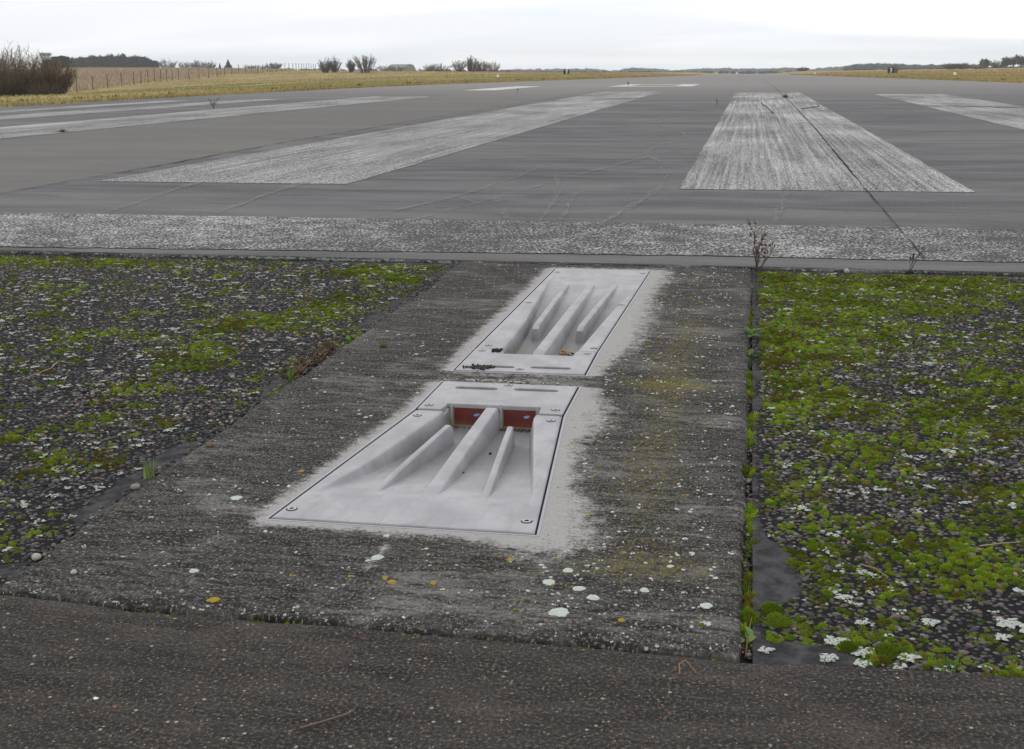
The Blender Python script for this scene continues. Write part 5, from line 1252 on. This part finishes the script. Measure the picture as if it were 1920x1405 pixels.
evergreen('small pointed dark conifer on the left skyline', -235.8, 560, 3.6, 4.7, 402, 'fir')
evergreen('narrow dark columnar tree left of the conifer', -239.9, 560, 1.6, 3.2, 403, 'fir')
# woods that read as one mass
def wood(name, lab, xs3, ys3, tops, wds, c, seed, twig=True, n=150):
    rng = np.random.default_rng(seed); VV, FF, CC, o_ = [], [], [], 0
    for x, y, zt, wd in zip(xs3, ys3, tops, wds):
        z = gz(x, y); h = zt-z
        h = max(h, 0.9)
        V, F = leaf_cloud(rng, n, 0.15); V = V*np.array([wd*0.55, wd*0.55, h*0.45])+np.array([x, y, z+h*0.55])
        VV.append(V); FF.append(F+o_); o_ += len(V); CC.append(col_const(V, tuple(q*rng.uniform(0.8, 1.2) for q in c), rng, 0.3))
        if twig:
            segs = []
            for k in range(26):
                a = rng.uniform(0, 6.28); q = rng.uniform(0.1, 0.55)*wd
                segs.append(((x+math.cos(a)*q*0.5, y+math.sin(a)*q*0.5, z+h*0.2), (x+math.cos(a)*q, y+math.sin(a)*q, z+h*rng.uniform(0.75, 1.03)), 0.10, 0.04))
            segs.append(((x, y, z-0.5), (x, y, z+h*0.6), 0.22, 0.12))
            V, F = tube_mesh(segs); F = np.r_[F[:, [0, 1, 2]], F[:, [0, 2, 3]]]
            VV.append(V); FF.append(F+o_); o_ += len(V); CC.append(col_const(V, tuple(q*1.1 for q in c), rng, 0.3))
    o = link(name, np_mesh(name, np.concatenate(VV), np.concatenate(FF), np.concatenate(CC)), M['foliage']); tag(o, lab, 'wood', kind='stuff'); return o
rng = np.random.default_rng(55)
wr_ = np.linspace(-0.585, -0.484, 120); wy = 720+rng.uniform(0, 40, 120); ws = wr_*wy; prof_ = np.interp(wr_, [-0.585, -0.563, -0.543, -0.527, -0.505, -0.493, -0.484], [6.6, 7.0, 8.0, 8.8, 8.3, 6.8, 5.0])
wood('distant_wood', 'dark brown leafless wood behind the left hill', ws, wy, prof_+rng.uniform(-1.8, 0.8, 120), rng.uniform(3.2, 5.2, 120), (0.045, 0.033, 0.033), 56, True, 420)
def px_row(pxs, Y):   # lateral position of far rows, from the angle off the runway axis
    return np.interp(pxs, [53, 474, 925, 1410, 1932], [-0.6, -0.4, -0.2, 0.0, 0.2])*Y
def hor(pxs): return np.interp(pxs, [53, 474, 925, 1410, 1932], [130.3, 127.6, 124.8, 121.7, 118.5])
def treeline(lab, a, b, n, Y, prof, wpx, c, seed, jit=0.8, twig=False, nn=230):
    rng = np.random.default_rng(seed); p = np.sort(rng.uniform(a, b, n)); top = np.interp(p, [q[0] for q in prof], [q[1] for q in prof])+rng.normal(0, jit, n)
    yy = Y*(1+rng.uniform(-0.04, 0.04, n)); zt = CAM_H+(hor(p)-top)/2360*yy*1.0
    wood('distant_treeline', lab, px_row(p, yy), yy, zt, rng.uniform(0.7, 1.3, n)*wpx*Y/2360, c, seed+1, twig, nn)
treeline('hazy blue-grey treeline on the horizon left of the runway end', 936, 1300, 240, 2300, [(936, 131), (1000, 130), (1050, 129.5), (1120, 129.5), (1145, 133), (1165, 132), (1180, 128), (1230, 128.5), (1265, 132), (1300, 131)], 9, (0.030, 0.034, 0.034), 501)
treeline('hazy blue-grey treeline on the horizon behind the runway end', 1280, 1600, 260, 2400, [(1280, 131), (1310, 129.5), (1350, 128), (1400, 128.5), (1440, 129), (1480, 127), (1520, 130), (1560, 126.5), (1600, 124)], 9, (0.030, 0.034, 0.035), 503)
treeline('darker mixed wood on the horizon right of the runway end', 1590, 1850, 240, 1500, [(1590, 125), (1605, 121), (1650, 120), (1690, 121), (1720, 122.5), (1760, 121.5), (1800, 121.5), (1850, 121)], 8, (0.040, 0.038, 0.039), 505, 0.9, True)
treeline('dark brown low scrub band along the far grass edge', 960, 1560, 150, 1150, [(960, 133.5), (1560, 133.0)], 7, (0.085, 0.060, 0.055), 507, 0.7)
treeline('thin line of far scrub behind the left ridge bushes', 420, 960, 150, 900, [(420, 130), (600, 129.5), (760, 130), (960, 131.5)], 8, (0.10, 0.095, 0.085), 509, 1.0)
treeline('low far scrub beyond the right grass', 1590, 1990, 110, 850, [(1590, 131), (1700, 129), (1800, 128.5), (1990, 126.5)], 8, (0.095, 0.070, 0.062), 511, 0.7)
bare_plant('thicket', 'dark dense tree clump on the horizon right of the runway axis', 'bush', 34, 900, 8.0, top_h(34, 900, -0.9), 410, (0.045, 0.045, 0.042), dens=3.0, rmin=0.12)

# ------------------------------------------------------------------ grass along the verges and on the fields
def grass_field(name, X, Y, h, c, seed, wmul=0.12, blades=4, parent=None):
    rng = np.random.default_rng(seed); n = len(X); Z = ground_z(X, Y); VV = []; FF = []; CC = []
    for k in range(blades):
        a = rng.uniform(0, 6.28, n); dx, dy = np.cos(a), np.sin(a); hh = h*rng.uniform(0.5, 1.15, n); w2 = hh*wmul*rng.uniform(0.7, 1.4, n); ln = rng.uniform(0.1, 0.6, n)*hh
        ox, oy = rng.normal(0, 0.25, n)*h, rng.normal(0, 0.25, n)*h
        b = np.c_[X+ox, Y+oy, Z-0.02]; p1 = b+np.c_[-dy*w2, dx*w2, 0*w2]; p2 = b-np.c_[-dy*w2, dx*w2, 0*w2]; t = b+np.c_[dx*ln, dy*ln, hh]
        VV.append(np.stack([p1, p2, t], 1).reshape(-1, 3)); CC.append(np.repeat(c*rng.uniform(0.7, 1.35, (n, 1)), 3, 0))
    V = np.concatenate(VV); o = link(name, np_mesh(name, V, np.arange(len(V)).reshape(-1, 3), np.concatenate(CC)), M['grass'], parent); tag(o, kind='stuff'); return o
rng = np.random.default_rng(88)
def verge(n, x_edge, sgn, seed):
    r_ = np.random.default_rng(seed); Y = 14+r_.uniform(0, 1, n)**1.6*260; dd = r_.exponential(1.0, n)*(0.4+Y*0.012)
    X = x_edge+sgn*(dd-0.5*fbm(Y/2.0, Y*0+seed, 99)-0.2); return X, Y
X1, Y1 = verge(26000, RX0, -1, 90); X2, Y2 = verge(20000, RX1, 1, 91)
X = np.r_[X1, X2]; Y = np.r_[Y1, Y2]; c = grass_colour(X, Y)*1.05
tag(grass_field('verge_grass', X, Y, 0.05+0.05*fbm(X/2, Y/5, 101)+0.0004*Y, c, 92), 'ragged yellow-green grass along both runway edges', 'grass')
n = 60000; Y = 20+RNG.uniform(0, 1, n)**1.5*420; X = np.where(RNG.uniform(0, 1, n) < 0.62, RX0-RNG.uniform(0, 1, n)**1.4*(14+Y*0.50), RX1+RNG.uniform(0, 1, n)**1.4*(6+Y*0.22))
c = grass_colour(X, Y)*1.08
tag(grass_field('field_grass', X, Y, 0.04+0.0006*Y+0.05*sm(fbm(X/6, Y/12, 103), .45, .7), c, 93, 0.30, 3), 'rough winter grass covering the fields', 'grass')
n = 30000; Y = 150+RNG.uniform(0, 1, n)*330; X = np.interp(Y, [p[1] for p in FENCE], [p[0] for p in FENCE])-2-RNG.uniform(0, 1, n)*(30+0.12*Y)
c = grass_colour(X, Y)*RNG.uniform(0.8, 1.25, (n, 1)); c *= 1.25; c[RNG.uniform(0, 1, n) < 0.3] *= np.array([0.95, 0.85, 0.85])
tag(grass_field('tall_dead_grass', X, Y, 0.55+0.5*fbm(X/8, Y/14, 104), c, 94, 0.10, 3), 'tall brown dead grass on the slope behind the wire fence', 'grass')
# weeds creeping over the edge of the paving
rng = np.random.default_rng(95); Xw = np.r_[RX0+rng.exponential(0.9, 260), RX1-rng.exponential(0.8, 200)]; Yw = np.r_[25+rng.uniform(0, 1, 260)**1.5*200, 25+rng.uniform(0, 1, 200)**1.5*200]
XX2 = np.repeat(Xw, 22)+rng.normal(0, 0.16, len(Xw)*22); YY2 = np.repeat(Yw, 22)+rng.normal(0, 0.22, len(Xw)*22)
Zs = 0.03+0.0005*YY2
o = grass_field('creeping_weeds', XX2, YY2, Zs+0.02, np.tile(np.array([[0.115, 0.10, 0.045]]), (len(XX2), 1)), 96, 0.22, 2); o.location.z = 0.10; tag(o, 'small dark weed patches on the runway shoulders', 'weeds')

# ------------------------------------------------------------------ the air
def haze():
    V, F = box(0, 2060, 4, 6600, 4400, 66)
    m_, t = new_mat('thin_haze'); pv = t.add('ShaderNodeVolumePrincipled', {'Color': (0.84, 0.92, 1.0), 'Density': 0.00019, 'Anisotropy': 0.0})
    out = t.add('ShaderNodeOutputMaterial'); t.l.new(pv.outputs[0], out.inputs['Volume'])
    o = link('haze', py_mesh('haze', V, F), m_); tag(o, kind='stuff')
haze()
